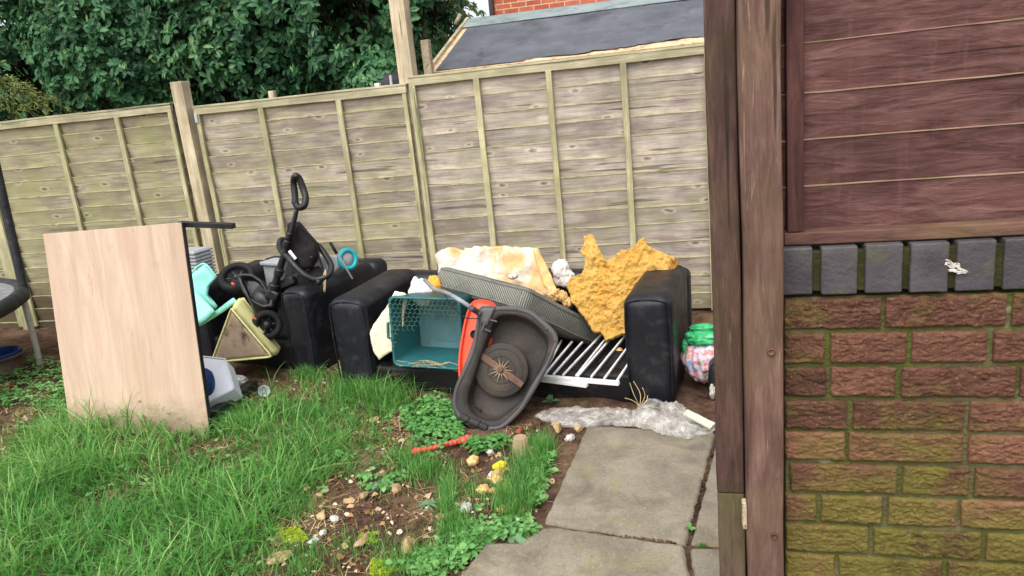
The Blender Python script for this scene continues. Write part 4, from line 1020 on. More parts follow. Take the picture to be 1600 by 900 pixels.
b = MB(); slab(b, [p+nf*.008 for p in F0], nf, .01, rings=8, nb=60, disp=.004, ds=20, edge=.08); b.build('underside', M['dirtface'], t)
b = MB(); tube(b, np.vstack([ringA+nf*.004]), .006, 6, True); b.build('piping', M['yellow'], co)
# white tub, blue ball, bag, plank, cup
fbot = onz(363, 606, 0); 
t = thing('polystyrene_box', 'white box tipped in the grass right of the wooden board', 'box', (fbot[0]-.1, fbot[1], 0))
b = MB(); o_ = ony(352, 561, -1.55); nn = unit((.12, -1, 1.2)); Q4 = [onpl(x, y, o_, nn) for x, y in ((322, 630), (366, 607), (352, 561), (296, 555))]
quadslab(b, Q4, nn, .12, r=.006); b.build('body', M['whiteplastic'], t)
b = MB(); tube(b, [p+nn*.002 for p in (Q4[1], Q4[2], Q4[3])], .005, 8); b.build('rim', M['whiteplastic'], t)
q = ony(321, 597, -1.80); b = MB(); blob(b, q, (.05, .06, .088), .12, 1.5, 3, 3); b.solo('ball', M['blue'], 'squashed dark blue ball between the wooden board and the white box', 'ball')
q = onz(372, 596, .03); b = MB(); blob(b, q, (.06, .045, .035), .3, 2.6, 12, 4, rid=.25); b.solo('plastic_bag', M['clearbag'], 'small clear plastic bag crumpled beside the white box', 'plastic bag')
a_, e_ = onz(395, 600, .03), onz(330, 650, .03); b = MB(); box(b, (0, 0, 0), (np.linalg.norm(e_-a_)/2, .035, .025), .004, frame((a_+e_)/2, e_-a_, n=(0, 0, 1)), n=(10, 1, 1), disp=.003); b.solo('plank', M['blackplastic'], 'black plank lying in the grass behind the white box', 'plank')
q = onz(413, 612, .032); b = MB(); ax_ = unit(EYE-q+np.array([.2, 0, -.5])); fr = frame(q+np.array([0, 0, .004]), np.cross(ax_, (0, 0, 1)), n=ax_)
lathe(b, [(.024, -.075), (.0325, 0), (.035, .001), (.035, -.004), (.033, -.005)], 24, fr, capt=False); lathe(b, [(.022, -.072), (.031, 0)], 24, fr, capt=False); b.solo('cup', M['whiteplastic'], 'white plastic cup lying on its side near the armchair', 'cup')
# grey plastic boxes on the armchair
q = ony(424, 428, -.72)
t = thing('storage_box', 'pale grey plastic box behind the tricycle handle', 'box', tuple(q-np.array([0, 0, .1])))
fr = rotz(q, -18); b = MB(); box(b, (0, .06, -.015), (.075, .06, .085), .008, fr); b.build('body', M['greyplastic'], t)
b = MB(); box(b, (.05, .05, .075), (.13, .07, .012), .006, fr); b.build('lid', M['greyplastic'], t)

# ------------------------------------------------------------------ push tricycle
def T(px, py, y=-.98): return ony(px, py, y)
def H(x, y): return (330+x/4.5, 260+y/4.5)     # detail crop -> photo pixels
t = thing('tricycle', 'black push along tricycle with looped handle, tipped over on the armchair', 'tricycle', tuple(onz(430, 560, .2)))
b = MB(); loop = [H(*p) for p in ((592, 68), (618, 85), (648, 160), (664, 220), (655, 272), (622, 288), (596, 265), (588, 190), (580, 110))]
tube(b, smoothpath([T(x, y, -.94+.02*math.sin(i)) for i, (x, y) in enumerate(loop)], 6, True), .0215, 10, True); ho = b.build('handle', M['blackplastic'], t)
b = MB(); q = T(*H(588, 262), -.955); blob(b, q, (.014, .014, .025), .1); blob(b, T(*H(575, 250), -.955), (.010, .012, .014), .1); b.build('grip_button', M['blackplastic'], ho)
b = MB(); pts = smoothpath([T(*H(605, 295), -.94), T(*H(560, 470), -.96), T(*H(500, 660), -.98), T(*H(432, 885), -1.0)], 5)
tube(b, pts, np.linspace(.013, .026, len(pts)), 10); po = b.build('push_pole', M['blackplastic'], t)
for (x, y, rr) in ((548, 490, .021), (530, 545, .024), (475, 745, .030), (440, 850, .036)):
    b = MB(); p = T(*H(x, y), -.97-.00008*(y-400)); d_ = unit(pts[-1]-pts[0]); fr = frame(p, np.cross(d_, (0, 1, 0)), n=d_); lathe(b, [(rr*.85, -.024), (rr, -.018), (rr, .018), (rr*.85, .024)], 14, fr, sm=False); b.build('clamp', M['blackplastic'], po)
b = MB(); pslab(b, [H(*p) for p in ((525, 400), (560, 388), (608, 392), (660, 455), (738, 545), (745, 640), (700, 720), (640, 735), (575, 670), (540, 590), (520, 500))], -.93, .09, n=(.25, -1, .15), rings=12, nb=70, disp=.018, ds=16, edge=.45); so2 = b.build('seat_back', M['darkfabric'], t)
b = MB(); tube(b, smoothpath([T(*H(*p), -.945) for p in ((608, 390), (665, 455), (740, 545), (760, 640), (785, 720))], 5), .006, 6); b.build('piping', M['rubber'], so2)
b = MB(); o_ = T(*H(560, 600), -.99); V, F = rbox((.034, .0025, .010), .002); a_ = unit(T(*H(600, 660), -.99)-T(*H(545, 590), -.99)); fr = frame(T(*H(572, 622), -.992), a_, n=(.2, -1, .1)); fr = (fr[0], np.stack([fr[1][0], fr[1][2], fr[1][1]])); b.add(tf(V, fr), F); b.build('sticker', M['whiteplastic'], so2)
b = MB(); ring = [((480, 560), -.90), ((490, 520), -.86), ((540, 520), -.82), ((640, 530), -.80), ((742, 552), -.82), ((805, 625), -.86), ((845, 705), -.92), ((820, 765), -.98), ((740, 795), -1.02), ((660, 765), -1.04), ((590, 700), -1.03), ((540, 640), -1.0), ((500, 600), -.95)]
tube(b, smoothpath([T(*H(*p), y) for p, y in ring], 6, True), .0195, 12, True); b.build('guard_ring', M['blackplastic'], t)
b = MB(); pslab(b, [H(*p) for p in ((560, 760), (640, 740), (740, 690), (800, 760), (740, 800), (640, 830), (560, 850))], -.90, .07, n=(0, -1, .6), disp=.014, ds=16, edge=.4); b.build('seat', M['darkfabric'], t)
b = MB(); V, F = rbox((.045, .035, .06), .018, (2, 2, 2), 3); fj = frame(T(430, 460, -.99), (.8, 0, -.5), n=(.1, -1, .2)); b.add(tf(V, fj), F); V, F = rbox((.065, .03, .03), .015, (2, 2, 2), 3); fj = frame(T(448, 442, -.95), (.9, .1, .3), n=(.1, -1, .2)); b.add(tf(V, fj), F); b.build('joint', M['blackplastic'], t)
b = MB(); blob(b, T(*H(706, 640), -.955), (.011, .01, .011), .1); b.build('knob', M['blackplastic'], so2)
b = MB(); blob(b, T(*H(755, 815), -1.03), (.018, .018, .025), .15); b.build('ring_clip', M['blackplastic'], t)
b = MB(); pslab(b, [H(*p) for p in ((430, 880), (470, 740), (520, 620), (560, 620), (600, 700), (690, 735), (760, 800), (700, 850), (600, 870), (520, 900))], -.95, .11, n=(.1, -1, .3), rings=12, nb=70, disp=.020, ds=15, edge=.4); b.build('frame_cover', M['blackplastic'], t)
# pan between the rear wheels: an open tray
def G(x, y): return (280+x/3.75, 400+y/3.75)
panP = [G(*p) for p in ((325, 108), (355, 95), (420, 100), (480, 140), (520, 205), (555, 250), (548, 300), (500, 310), (450, 285), (395, 250), (365, 205))]
o_ = T(*panP[0], -1.0); nn = unit((.15, -1, .55))
def panfn(V, S): return np.where(S < .8, -.045*np.clip((.8-S)/.15, 0, 1), 0)+.0*S
b = MB(); slab(b, [onpl(x, y, o_, nn) for x, y in panP], nn, .07, rings=16, nb=60, edge=.03, fn=panfn); pa = b.build('footplate', M['blackplastic'], t)
b = MB(); c_ = onpl(*G(450, 215), o_, nn)+nn*-.035; box(b, (0, 0, 0), (.04, .05, .01), .006, frame(c_, T(*G(520, 260), -1)-T(*G(400, 150), -1), n=nn)); b.build('tread', M['blackplastic'], pa)
b = MB(); pslab(b, [G(*p) for p in ((330, 110), (360, 180), (395, 260), (430, 330), (470, 340), (540, 310), (560, 270), (500, 305), (440, 280), (385, 230), (355, 130))], -1.02, .05, n=(0, -1, .1), edge=.1); blob(b, T(412, 474, -1.0), (.11, .06, .075), .12, 2, 9, 3, frame((0, 0, 0), (.7, 0, -.7), n=(.7, 0, .7))); b.build('body', M['blackplastic'], t)
def wheel(px, py, y, R, ax, wd=.016):
    c = T(px, py, y); fr = frame(c, np.cross(ax, (0, 0, 1)), n=ax); wp = MB()
    lathe(wp, [(R-.044, -wd*.5), (R-.038, -wd*.9), (R-.02, -wd), (R-.006, -wd*.8), (R, -wd*.35), (R, wd*.35), (R-.006, wd*.8), (R-.02, wd), (R-.038, wd*.9), (R-.044, wd*.5), (R-.044, -wd*.5)], 36, fr, capb=False, capt=False)
    wo_ = thing_part('wheel', wp, 'rubber', t)
    b = MB(); lathe(b, [(.012, -wd*.8), (.026, -wd*.6), (.03, -.006), (R-.042, -.004), (R-.042, .004), (.03, .006), (.026, wd*.6), (.012, wd*.9)], 24, fr)
    for k in range(6):
        a = 2*pi*k/6; box(b, ((R-.02)/2*cos(a), (R-.02)/2*sin(a), 0), (.009 if k % 1 else .010, .010, .005), .003, fr)
        p0_ = tf([[.018*cos(a), .018*sin(a), 0]], fr)[0]; p1__ = tf([[(R-.025)*cos(a), (R-.025)*sin(a), 0]], fr)[0]; tube(b, [p0_, p1__], .008, 6)
    b.build('rim', M['blackplastic'], wo_)
    return wo_
def thing_part(name, mb, mat_, parent): return mb.build(name, M[mat_], parent)
wheel(371, 434, -.90, .122, unit((.25, -.55, .80)), .036)
wheel(417, 508, -1.11, .098, unit((.6, -.72, .3)), .036)
for (x, y, yy, hx) in ((320, 163, -1.02, .5), (447, 366, -1.16, .1)):
    b = MB(); q = T(*G(x, y), yy); tube(b, [q+np.array([-.014, 0, .006]), q+np.array([.006, 0, -.008])], .008, 8); b.build('axle_cap', M['toyred'], t)
b = MB(); tube(b, smoothpath([T(*G(345, 120), -1.0), T(*G(400, 230), -1.06), T(*G(470, 380), -1.1)], 5), .010, 8); b.build('axle', M['blackplastic'], t)
b = MB(); pslab(b, [(508, 420), (510, 424), (508, 458), (505, 456), (504, 430)], -1.0, .006, n=(0, -1, .1), rings=3, nb=24); b.solo('bark_strip', M['straw'], 'pale dry strip dangling from the tricycle ring over the armchair arm', 'strip')

# teal wheeled scooter on the armchair
t = thing('scooter', 'small grey toy scooter with turquoise wheel on the armchair', 'toy scooter', tuple(ony(530, 450, -.75)-np.array([0, 0, .05])))
c_ = ony(543, 405, -.72); ax_ = unit((.85, -.5, .15)); fr = frame(c_, np.cross(ax_, (0, 0, 1)), n=ax_)
b = MB(); lathe(b, [(.048, -.012), (.055, -.018), (.072, -.016), (.078, 0), (.072, .016), (.055, .018), (.048, .012), (.048, -.012)], 32, fr, capb=False, capt=False); wh = b.build('wheel', M['aqua'], t)
b = MB(); lathe(b, [(.012, -.014), (.05, -.004), (.05, .004), (.012, .014)], 20, fr); b.build('hub', M['greyplastic'], wh)
b = MB(); tube(b, [ony(516, 380, -.80), ony(527, 396, -.80), ony(551, 436, -.82)], .0065, 8); hb = b.build('handlebar', M['greyplastic'], t)
for (a0_, a1_) in (((516, 379), (526, 396)), ((545, 426), (552, 437))):
    b = MB(); tube(b, [ony(*a0_, -.80), ony(*a1_, -.81)], .0105, 8); b.build('grip', M['rubber'], hb)
b = MB(); pslab(b, [(497, 400), (536, 397), (540, 410), (522, 425), (500, 425)], -.74, .03, n=(.1, -1, .5)); b.build('deck', M['greyplastic'], t)

# ------------------------------------------------------------------ things on the sofa
def Z3(x, y): return (500+x/2.572, 350+y/2.572)
def Z4(x, y): return (660+x/2.572, 350+y/2.572)
# teal crate lying on its side, opening to the front
tlc, trc, brc, blc = ony(612, 463, -1.46), ony(722, 468, -1.50), ony(720, 578, -1.52), ony(609, 572, -1.48)
cx = unit(trc-tlc+brc-blc); cz = unit(tlc-blc+trc-brc); cn = unit(np.cross(cz, cx)); cz = np.cross(cx, cn)*1.0
cn = cn if cn[1] < 0 else -cn
cc = (tlc+trc+brc+blc)/4; W2 = np.linalg.norm(trc-tlc+brc-blc)/4; H2 = np.linalg.norm(tlc-blc+trc-brc)/4
cz = unit(cz if cz[2] > 0 else -cz)
fr = (cc, np.stack([cx, cz, cn]))
t = thing('recycling_crate', 'teal recycling crate lying on its side, opening covered with wire netting', 'crate', tuple(cc-cz*H2))
def rrect(hw, hh, r, n=6):
    P = []
    for (sx, sy, a0) in ((1, 1, 0), (-1, 1, 90), (-1, -1, 180), (1, -1, 270)):
        for k in range(n+1):
            a = radians(a0+90*k/n); P.append((sx*(hw-r)+r*cos(a), sy*(hh-r)+r*sin(a)))
    return np.array(P)
def loft(mb, rings, fr, capf=False, capl=False, rnd=None, sm=True):
    n = len(rings[0][0]); V = []; F = []
    for (P, z) in rings: V += [(p[0], p[1], z) for p in P]
    for k in range(len(rings)-1):
        for i in range(n): F.append((k*n+i, k*n+(i+1) % n, (k+1)*n+(i+1) % n, (k+1)*n+i))
    if capf: F.append(tuple(range(n-1, -1, -1)))
    if capl: F.append(tuple((len(rings)-1)*n+i for i in range(n)))
    mb.add(tf(V, fr), F, rnd, sm)
D_ = .30
b = MB(); loft(b, [(rrect(W2*.86, H2*.86, .03), -D_-.004), (rrect(W2*.955, H2*.955, .03), -.03), (rrect(W2, H2, .03), -.028), (rrect(W2, H2, .03), 0), (rrect(W2*.955, H2*.955, .028), .002), (rrect(W2*.94, H2*.94, .028), -.004), (rrect(W2*.835, H2*.835, .026), -D_+.008)], fr, True, False); b.build('body', M['teal'], t)
b = MB(); V, F = rbox((W2*.83, H2*.83, .002), .0015); b.add(tf(V+np.array([0, 0, -D_+.011]), fr), F, smooth=False)
V, F = rbox((W2*.50, H2*.62, .003), .0028, (1, 1, 1), 2); b.add(tf(V+np.array([W2*.16, -.0, -D_+.014]), fr), F, smooth=True); b.build('base', M['teal_in'], t)
b = MB(); tube(b, tf([(-W2*.98, H2*.25, -.02), (-W2*1.10, H2*.22, -.015), (-W2*1.12, -H2*.2, -.015), (-W2*.98, -H2*.25, -.02)], fr), .009, 8); b.build('handle', M['teal'], t)
b = MB(); R_ = .0165; a_ = R_*sqrt(3)
for i in range(-12, 13):
    for j in range(-9, 10):
        x = i*a_+(a_/2 if j % 2 else 0); y = j*1.5*R_
        y0 = H2*.30+.05*sin(x*14)-H2*1.1*max(0, (-x/W2-.72)/.28)
        if abs(x) > W2*.93 or y > H2*.97 or y < y0: continue
        def wp(ax__, ay__): return tf([(x+ax__, y+ay__, .006-.028*max(0, (1-abs(x)/W2))*(.6+.4*sin(y*30)))], fr)[0]
        hx = [wp(R_*cos(radians(90+60*k)), R_*sin(radians(90+60*k))) for k in range(4)]
        tube(b, hx, .0018, 4)
b.build('wire_netting', M['wire'], t)
b = MB(); r = np.random.default_rng(8)
for k in range(16):
    x0 = r.uniform(-W2*.95, W2*.6); y0 = -H2*r.uniform(.8, .99); l = r.uniform(.05, .2)
    p = [(x0, y0, r.uniform(-.05, .02)), (x0+l*.5, y0+r.uniform(-.01, .015), r.uniform(-.02, .035)), (x0+l, y0+r.uniform(-.03, .03), r.uniform(-.02, .03))]; tube(b, tf(smoothpath(p, 5), fr), .0013, 4, rnd=r.random())
b.solo('straw', M['straw'], 'dry grass stalks caught along the lower edge of the teal crate', 'dry stalks', tuple(cc-cz*H2*.95))
# torn cream lining behind the crate
b = MB(); pslab(b, [Z3(*p) for p in ((300, 268), (345, 278), (352, 300), (340, 345), (330, 420), (320, 500), (280, 516), (235, 547), (213, 515), (198, 440), (216, 400), (262, 340))], -1.33, .018, n=(.1, -1, .25), rings=12, nb=100, disp=.014, ds=14, rag=.006, edge=.1)
b.solo('torn_lining', M['cream'], 'torn mildewed cream lining between the sofa arm and the teal crate', 'lining')
b = MB(); blob(b, ony(660, 457, -1.18), (.075, .07, .075), .25, 2.2, 5, 4, rid=.16); blob(b, ony(650, 447, -1.12), (.03, .03, .06), .3, 2, 8, 3); b.solo('white_cloth', M['cloth_w'], 'white cloth bundle on the sofa behind the teal crate', 'cloth')
b = MB(); blob(b, ony(678, 447, -1.17), (.04, .04, .055), .25, 2.4, 15, 4, rid=.2); blob(b, ony(690, 461, -1.2), (.03, .03, .03), .3, 2.4, 16, 3, rid=.2); b.solo('orange_cloth', M['cloth_o'], 'orange cloth scrap tucked between the white cloth and the ribbed cushion', 'cloth')

# ribbed box cushion (two side faces and the top, edge towards the camera)
def solve_cushion():
    ct = ony(828, 450, -1.36); best = None
    for ya in np.linspace(-1.36, -.9, 47):
        a = ony(688, 414, ya)-ct
        for yb in np.linspace(-1.5, -.9, 61):
            b_ = ony(948, 510, yb)-ct
            o = abs(np.dot(unit(a), unit(b_)))
            tn = unit(np.cross(b_, a)); tn = tn if tn[2] > 0 else -tn
            dn = np.array(proj(ct-tn*.13))-np.array(proj(ct)); e = max(0, o-.25)*6+abs(dn[0]-2)/20+abs(dn[1]-36)/20+abs(np.linalg.norm(a)-.55)+abs(np.linalg.norm(b_)-.55)
            if best is None or e < best[0]: best = (e, a, b_, tn)
    return ct, best
ct, (e_, va, vb, tn) = solve_cushion()
la, lb, th = np.linalg.norm(va), np.linalg.norm(vb), .14
nn_ = unit(np.cross(vb, va)); fr = (ct, np.stack([unit(vb), unit(va), nn_])); sgn = 1 if np.dot(nn_, tn) > 0 else -1
t = thing('seat_cushion', 'grey ribbed box cushion lying aslant over the sofa seat', 'cushion', tuple(ct-tn*th))
def rrect_path(w, h, r, n=8):
    P = []
    for (cx_, cy_, a0) in ((r, r, 180), (w-r, r, 270), (w-r, h-r, 0), (r, h-r, 90)):
        for k in range(n+1):
            a = radians(a0+90*k/n); P.append((cx_+r*cos(a), cy_+r*sin(a)))
    return np.array(P)
base_ = resample(rrect_path(lb, la, .032), 160); cen = np.array([lb/2, la/2]); V = []; ribv = []
per_ = np.r_[0, np.cumsum(np.linalg.norm(np.diff(np.vstack([base_, base_[:1]]), axis=0), axis=1))][:-1]
rows = [(.0, 0.0), (.35, .0), (.72, .0), (.93, .0), (.985, -.008), (1.0, -.02), (1.014, -.035), (1.020, -.5*th), (1.014, -th+.035), (1.0, -th+.02), (.985, -th+.008), (.93, -th), (.5, -th), (0.0, -th)]
for k, (s_, z_) in enumerate(rows):
    P_ = cen+(base_-cen)*s_; dz = .018*(1-s_**2)*(1 if k < 6 else -1) if s_ < 1 else 0
    sag = -.006*np.sin(P_[:, 0]/lb*pi)
    for i, p in enumerate(P_): V.append((p[0], p[1], sgn*(z_+dz+sag[i]))); ribv.append(per_[i] if 4 <= k <= 10 else p[0])
V = np.array(V); V = V+.006*np.stack([fbm(V*7+k*3, 3, k) for k in range(3)], 1)
Ff = [(k*160+i, k*160+(i+1) % 160, (k+1)*160+(i+1) % 160, (k+1)*160+i) for k in range(len(rows)-1) for i in range(160)]
if sgn < 0: Ff = [f[::-1] for f in Ff]
Ff = [f[::-1] for f in Ff]
cu = MB().add(tf(V, fr), Ff).build('cover', M['ribbed'], t)
at = cu.data.attributes.new('rib', 'FLOAT', 'POINT'); at.data.foreach_set('value', np.array(ribv, dtype=np.float32))
for k in (5, 9):
    b = MB(); tube(b, tf(V[k*160:(k+1)*160], fr), .0075, 8, True); pb = b.build('piping', M['ribbed'], cu)

# white and peach foam block behind the cushion
fo_ = thing('foam_block', 'torn white and peach foam block leaning on the sofa back', 'foam', tuple(ony(770, 470, -.9)))
b = MB(); pslab(b, [Z4(*p) for p in ((42, 120), (62, 95), (120, 86), (150, 96), (200, 84), (290, 84), (330, 78), (400, 88), (458, 92), (478, 140), (505, 200), (540, 285), (480, 290), (300, 300), (100, 270), (55, 220))], -.98, .16, n=(.08, -1, .5), rings=26, nb=150, disp=.035, ds=12, rag=.02, edge=.12, seed=4); b.build('block', M['foam_w'], fo_)
b = MB(); pslab(b, [Z4(*p) for p in ((445, 100), (462, 96), (500, 160), (545, 270), (560, 300), (530, 300), (490, 250), (460, 160))], -.985, .05, n=(.35, -1, .4), rings=8, nb=60, disp=.014, ds=24, rag=.008, edge=.2, seed=6); b.build('torn_edge', M['peach'], fo_)
b = MB()
for (x, y, s_, q_) in ((556, 185, .05, 3), (575, 215, .045, 4), (545, 225, .03, 7)): blob(b, ony(*Z4(x, y), -.92), (s_, s_*.8, s_*1.2), .3, 2.2, q_, 4, rid=.22)
b.solo('white_bag', M['cloth_w'], 'white crumpled bag between the foam block and the orange foam', 'bag')
b = MB()
for (x, y, s_, q_) in ((530, 285, .035, 23), (560, 290, .03, 24), (585, 315, .03, 27)): blob(b, ony(*Z4(x, y), -1.05), (s_, s_*.7, s_*1.0), .35, 3, q_, 4, rid=.3)
b.solo('peach_scrap', M['foam_bit'], 'frayed peach fabric scrap below the white crumpled bag', 'scrap')
b = MB(); blob(b, ony(*Z4(365, 210), -1.1), (.03, .03, .018), .2, 2, 2, 3); b.solo('foam_scrap', M['white_bit'], 'small white foam scrap on top of the ribbed cushion', 'foam scrap')
# orange foam slab
of = thing('foam_slab', 'large torn orange foam slab standing against the sofa back and arm', 'foam', tuple(ony(940, 530, -1.15)))
OP = [Z4(770+(p[0]-770)*1.05, 275+(p[1]-275)*1.04) for p in ((652, 52), (678, 45), (694, 56), (700, 85), (716, 112), (740, 146), (770, 130), (800, 108), (845, 98), (868, 68), (885, 62), (902, 92), (950, 112), (1004, 136), (1000, 170), (985, 195), (940, 250), (905, 292), (868, 315), (840, 345), (828, 390), (830, 430), (790, 445), (740, 462), (722, 432), (690, 425), (640, 360), (600, 312), (588, 245), (600, 220), (642, 200), (660, 162), (652, 130), (636, 112), (650, 90))]
nO = unit((.06, -1, .42)); oO = ony(*Z4(740, 455), -1.18)
b = MB()
def lump(V, S): return .020*fbm(V*10+4, 3, 3)-.020*np.clip(fbm(V*7, 2, 9), 0, 1)+.013*fbm(V*45, 2, 5)+.007*fbm(V*95, 2, 25)+.006*ridged(V*30, 2, 15)
slab(b, [onpl(x, y, oO, nO) for x, y in OP], nO, .085, rings=60, nb=280, disp=.022, ds=18, rag=.016, edge=.04, seed=31, center=onpl(*Z4(770, 275), oO, nO), fn=lump); b.build('slab', M['foam_o'], of)
b = MB(); n2 = unit((.65, -.7, .3)); o2 = onpl(*Z4(1004, 136), oO, nO)-nO*.0
slab(b, [onpl(*Z4(x, y), o2, n2) for x, y in ((1003, 134), (1020, 130), (1040, 152), (1020, 175), (985, 225), (962, 262), (945, 255), (985, 196))], n2, .03, rings=6, nb=60, disp=.008, ds=30, rag=.004, edge=.2); b.build('cut_edge', M['foam_edge'], of)

# white cot side
nG = None
f0, f1 = ony(*Z4(472, 612), -1.53), ony(*Z4(785, 634), -1.66)
g0 = f1+(onz(*Z4(838, 545), .30)-f1)
t = thing('cot_side', 'white barred cot side lying across the sofa seat', 'cot side', tuple((f0+f1)/2))
bk1, bk0 = ony(*Z4(833, 440), -1.02), ony(*Z4(756, 438), -1.01)
nG = unit(np.cross(f1-f0, bk0-f1)); nG = nG if nG[2] > 0 else -nG
def GP(x, y): return onpl(*Z4(x, y), f1, nG)
def bar(mb, p, q, w, h):
    d = unit(q-p); box(mb, (np.linalg.norm(q-p)/2, 0, 0), (np.linalg.norm(q-p)/2, w, h), .002, frame(p, d, n=nG))
b = MB(); bar(b, GP(455, 612), GP(790, 640), .0115, .010); b.build('front_rail', M['whitepaint'], t)
b = MB(); p_, q_ = GP(455, 608), GP(660, 634); bar(b, p_-nG*.021, q_-nG*.021, .013, .009); b.build('lower_rail', M['whitepaint'], t)
b = MB(); bar(b, GP(756, 441), GP(860, 441), .012, .010); b.build('back_rail', M['whitepaint'], t)
for (x0, y0, x1, y1) in ((485, 606, 560, 468), (492, 606, 602, 474), (526, 607, 643, 476), (565, 609, 719, 446), (617, 612, 735, 464), (625, 613, 775, 440), (678, 617, 818, 446), (730, 624, 836, 482), (780, 634, 842, 542)):
    b = MB(); bar(b, GP(x0, y0)+nG*.001, GP(x1, y1)+nG*.001, .0052, .0055); b.build('bar', M['whitepaint'], t)
b = MB(); box(b, GP(758, 441)+nG*.004, (.012, .012, .016), .002); b.build('corner_block', M['whitepaint'], t)
b = MB(); blob(b, ony(*Z4(800, 545), -1.28)-np.array([0, 0, .03]), (.12, .14, .06), .25, 2, 33, 4, rid=.12); b.solo('black_bag', M['darkfabric'], 'black crumpled bag under the white cot bars', 'bag')
b = MB(); blob(b, ony(*Z4(792, 512), -1.22), (.022, .02, .02), .3, 2, 35, 3); b.solo('foam_scrap', M['foam_bit'], 'pale scrap seen through the white cot bars on the black bag', 'foam scrap')

# ------------------------------------------------------------------ tipped mower: underside of the deck towards the camera
oM = np.array([-1.079, -1.88, .0]); nM = unit((.12, -1.0, .42))
def MP(x, y, o=0.0): return onpl(*Z4(x, y), oM+nM*o, nM)
t = thing('lawn_mower', 'grey and orange lawn mower tipped up, showing its round blade disc', 'lawn mower', tuple(MP(220, 832)))
out = [MP(*p) for p in ((232, 333), (290, 330), (350, 328), (400, 334), (445, 352), (495, 392), (535, 432), (546, 468), (535, 505), (508, 570), (475, 630), (440, 690), (405, 745), (365, 788), (330, 818), (296, 834), (245, 832), (190, 815), (148, 790), (125, 755), (118, 720), (128, 660), (160, 585), (200, 478), (215, 400))]
outp = resample(smoothpath(out, 4, True), 120); cM = outp.mean(0)
ctr = MP(330, 580)
fr0 = frame(ctr, MP(430, 580)-ctr, n=nM); U2 = (outp-ctr)@fr0[1].T
def ringM(s, off=0.0, shift=(0, 0), ins=0.0):
    P = U2[:, :2].copy(); L_ = np.linalg.norm(P, axis=1, keepdims=True); P = P*s-P/L_*ins
    return P+np.array(shift)
b = MB()
loft(b, [(ringM(.72), -.16), (ringM(.86), -.135), (ringM(.965), -.05), (ringM(1.0), -.012), (ringM(1.0), -.004), (ringM(1.0, ins=.004), .002), (ringM(1.0, ins=.022), .003), (ringM(1.0, ins=.027), -.002)], fr0, True, False); dk = b.build('deck', M['deck'], t)
inn = [MP(*p) for p in ((300, 372), (350, 362), (400, 372), (445, 395), (490, 440), (508, 475), (500, 520), (470, 590), (430, 660), (390, 720), (345, 760), (300, 790), (250, 790), (205, 770), (180, 730), (180, 690), (200, 620), (240, 500), (270, 420))]
Ui = ((resample(smoothpath(inn, 4, True), 120)-ctr)@fr0[1].T)[:, :2]
# line both rings up by angle from the centre
ao = np.arctan2(U2[:, 1], U2[:, 0]); ai = np.arctan2(Ui[:, 1], Ui[:, 0]); ri = np.linalg.norm(Ui, axis=1); o_ = np.argsort(ai)
Rin = np.interp(ao, np.r_[ai[o_]-2*pi, ai[o_], ai[o_]+2*pi], np.r_[ri[o_], ri[o_], ri[o_]]); dirn = U2[:, :2]/np.linalg.norm(U2[:, :2], axis=1, keepdims=True)
Ro = np.linalg.norm(U2[:, :2], axis=1); Rin = np.minimum(Rin, Ro-.032)
b = MB(); rr_ = lambda k: dirn*(Rin*k)[:, None]
loft(b, [(dirn*(Ro-.025)[:, None], -.003), (dirn*(Ro*.45+Rin*.55)[:, None], -.002), (rr_(1.0), -.006), (rr_(.985), -.02), (rr_(.93), -.085), (rr_(.88), -.098), (rr_(.4), -.10)], fr0, False, True); b.build('deck_underside', M['deck_in'], dk)
# disc, blade bar, star, hub
dc = MP(318, 586, -.055); du_ = unit(MP(405, 655, -.055)-MP(240, 535, -.055)); frd = frame(dc, du_, n=nM)
rd_ = np.linalg.norm(MP(425, 590, -.055)-MP(210, 590, -.055))/2
b = MB(); lathe(b, [(rd_*.97, -.03), (rd_, -.01), (rd_, .0), (rd_*.97, .004), (rd_*.6, .010), (rd_*.2, .012)], 56, frd); ds_ = b.build('blade_disc', M['disc'], t)
for k in (-1, 1):
    b = MB(); lathe(b, [(rd_*(.62+.14*k), .0095-.002*k), (rd_*(.63+.14*k), .0125-.002*k), (rd_*(.65+.14*k), .0125-.002*k), (rd_*(.66+.14*k), .009-.002*k)], 48, frd, capb=False, capt=False); b.build('disc_ridge', M['disc'], ds_)
b = MB(); V, F = rbox((rd_*.98, .0185, .003), .002, (16, 1, 1)); V[:, 2] += .0195-.004*(V[:, 0]/rd_)**2; V[:, 1] *= 1-.12*(V[:, 0]/rd_)**2; b.add(tf(V, frd), F, smooth=False); b.build('blade', M['rust'], t)
b = MB()
for k in range(14):
    a = 2*pi*k/14+.1; l = .062*(1.15 if k % 2 else .85); p0_ = np.array([cos(a+.28)*.014, sin(a+.28)*.014, .024]); p1__ = np.array([cos(a-.28)*.014, sin(a-.28)*.014, .024]); tp_ = np.array([cos(a)*l, sin(a)*l, .034])
    b.add(tf([p0_, p1__, tp_, p0_-[0, 0, .004], p1__-[0, 0, .004], tp_-[0, 0, .004]], frd), [(0, 1, 2), (5, 4, 3), (0, 3, 4, 1), (1, 4, 5, 2), (2, 5, 3, 0)], smooth=False)
st = b.build('star_spacer', M['brass'], t)
b = MB(); lathe(b, [(.019, .022), (.019, .034), (.012, .036), (.012, .043), (.004, .043)], 6, frd, sm=False); b.build('hub_nut', M['rust'], st)
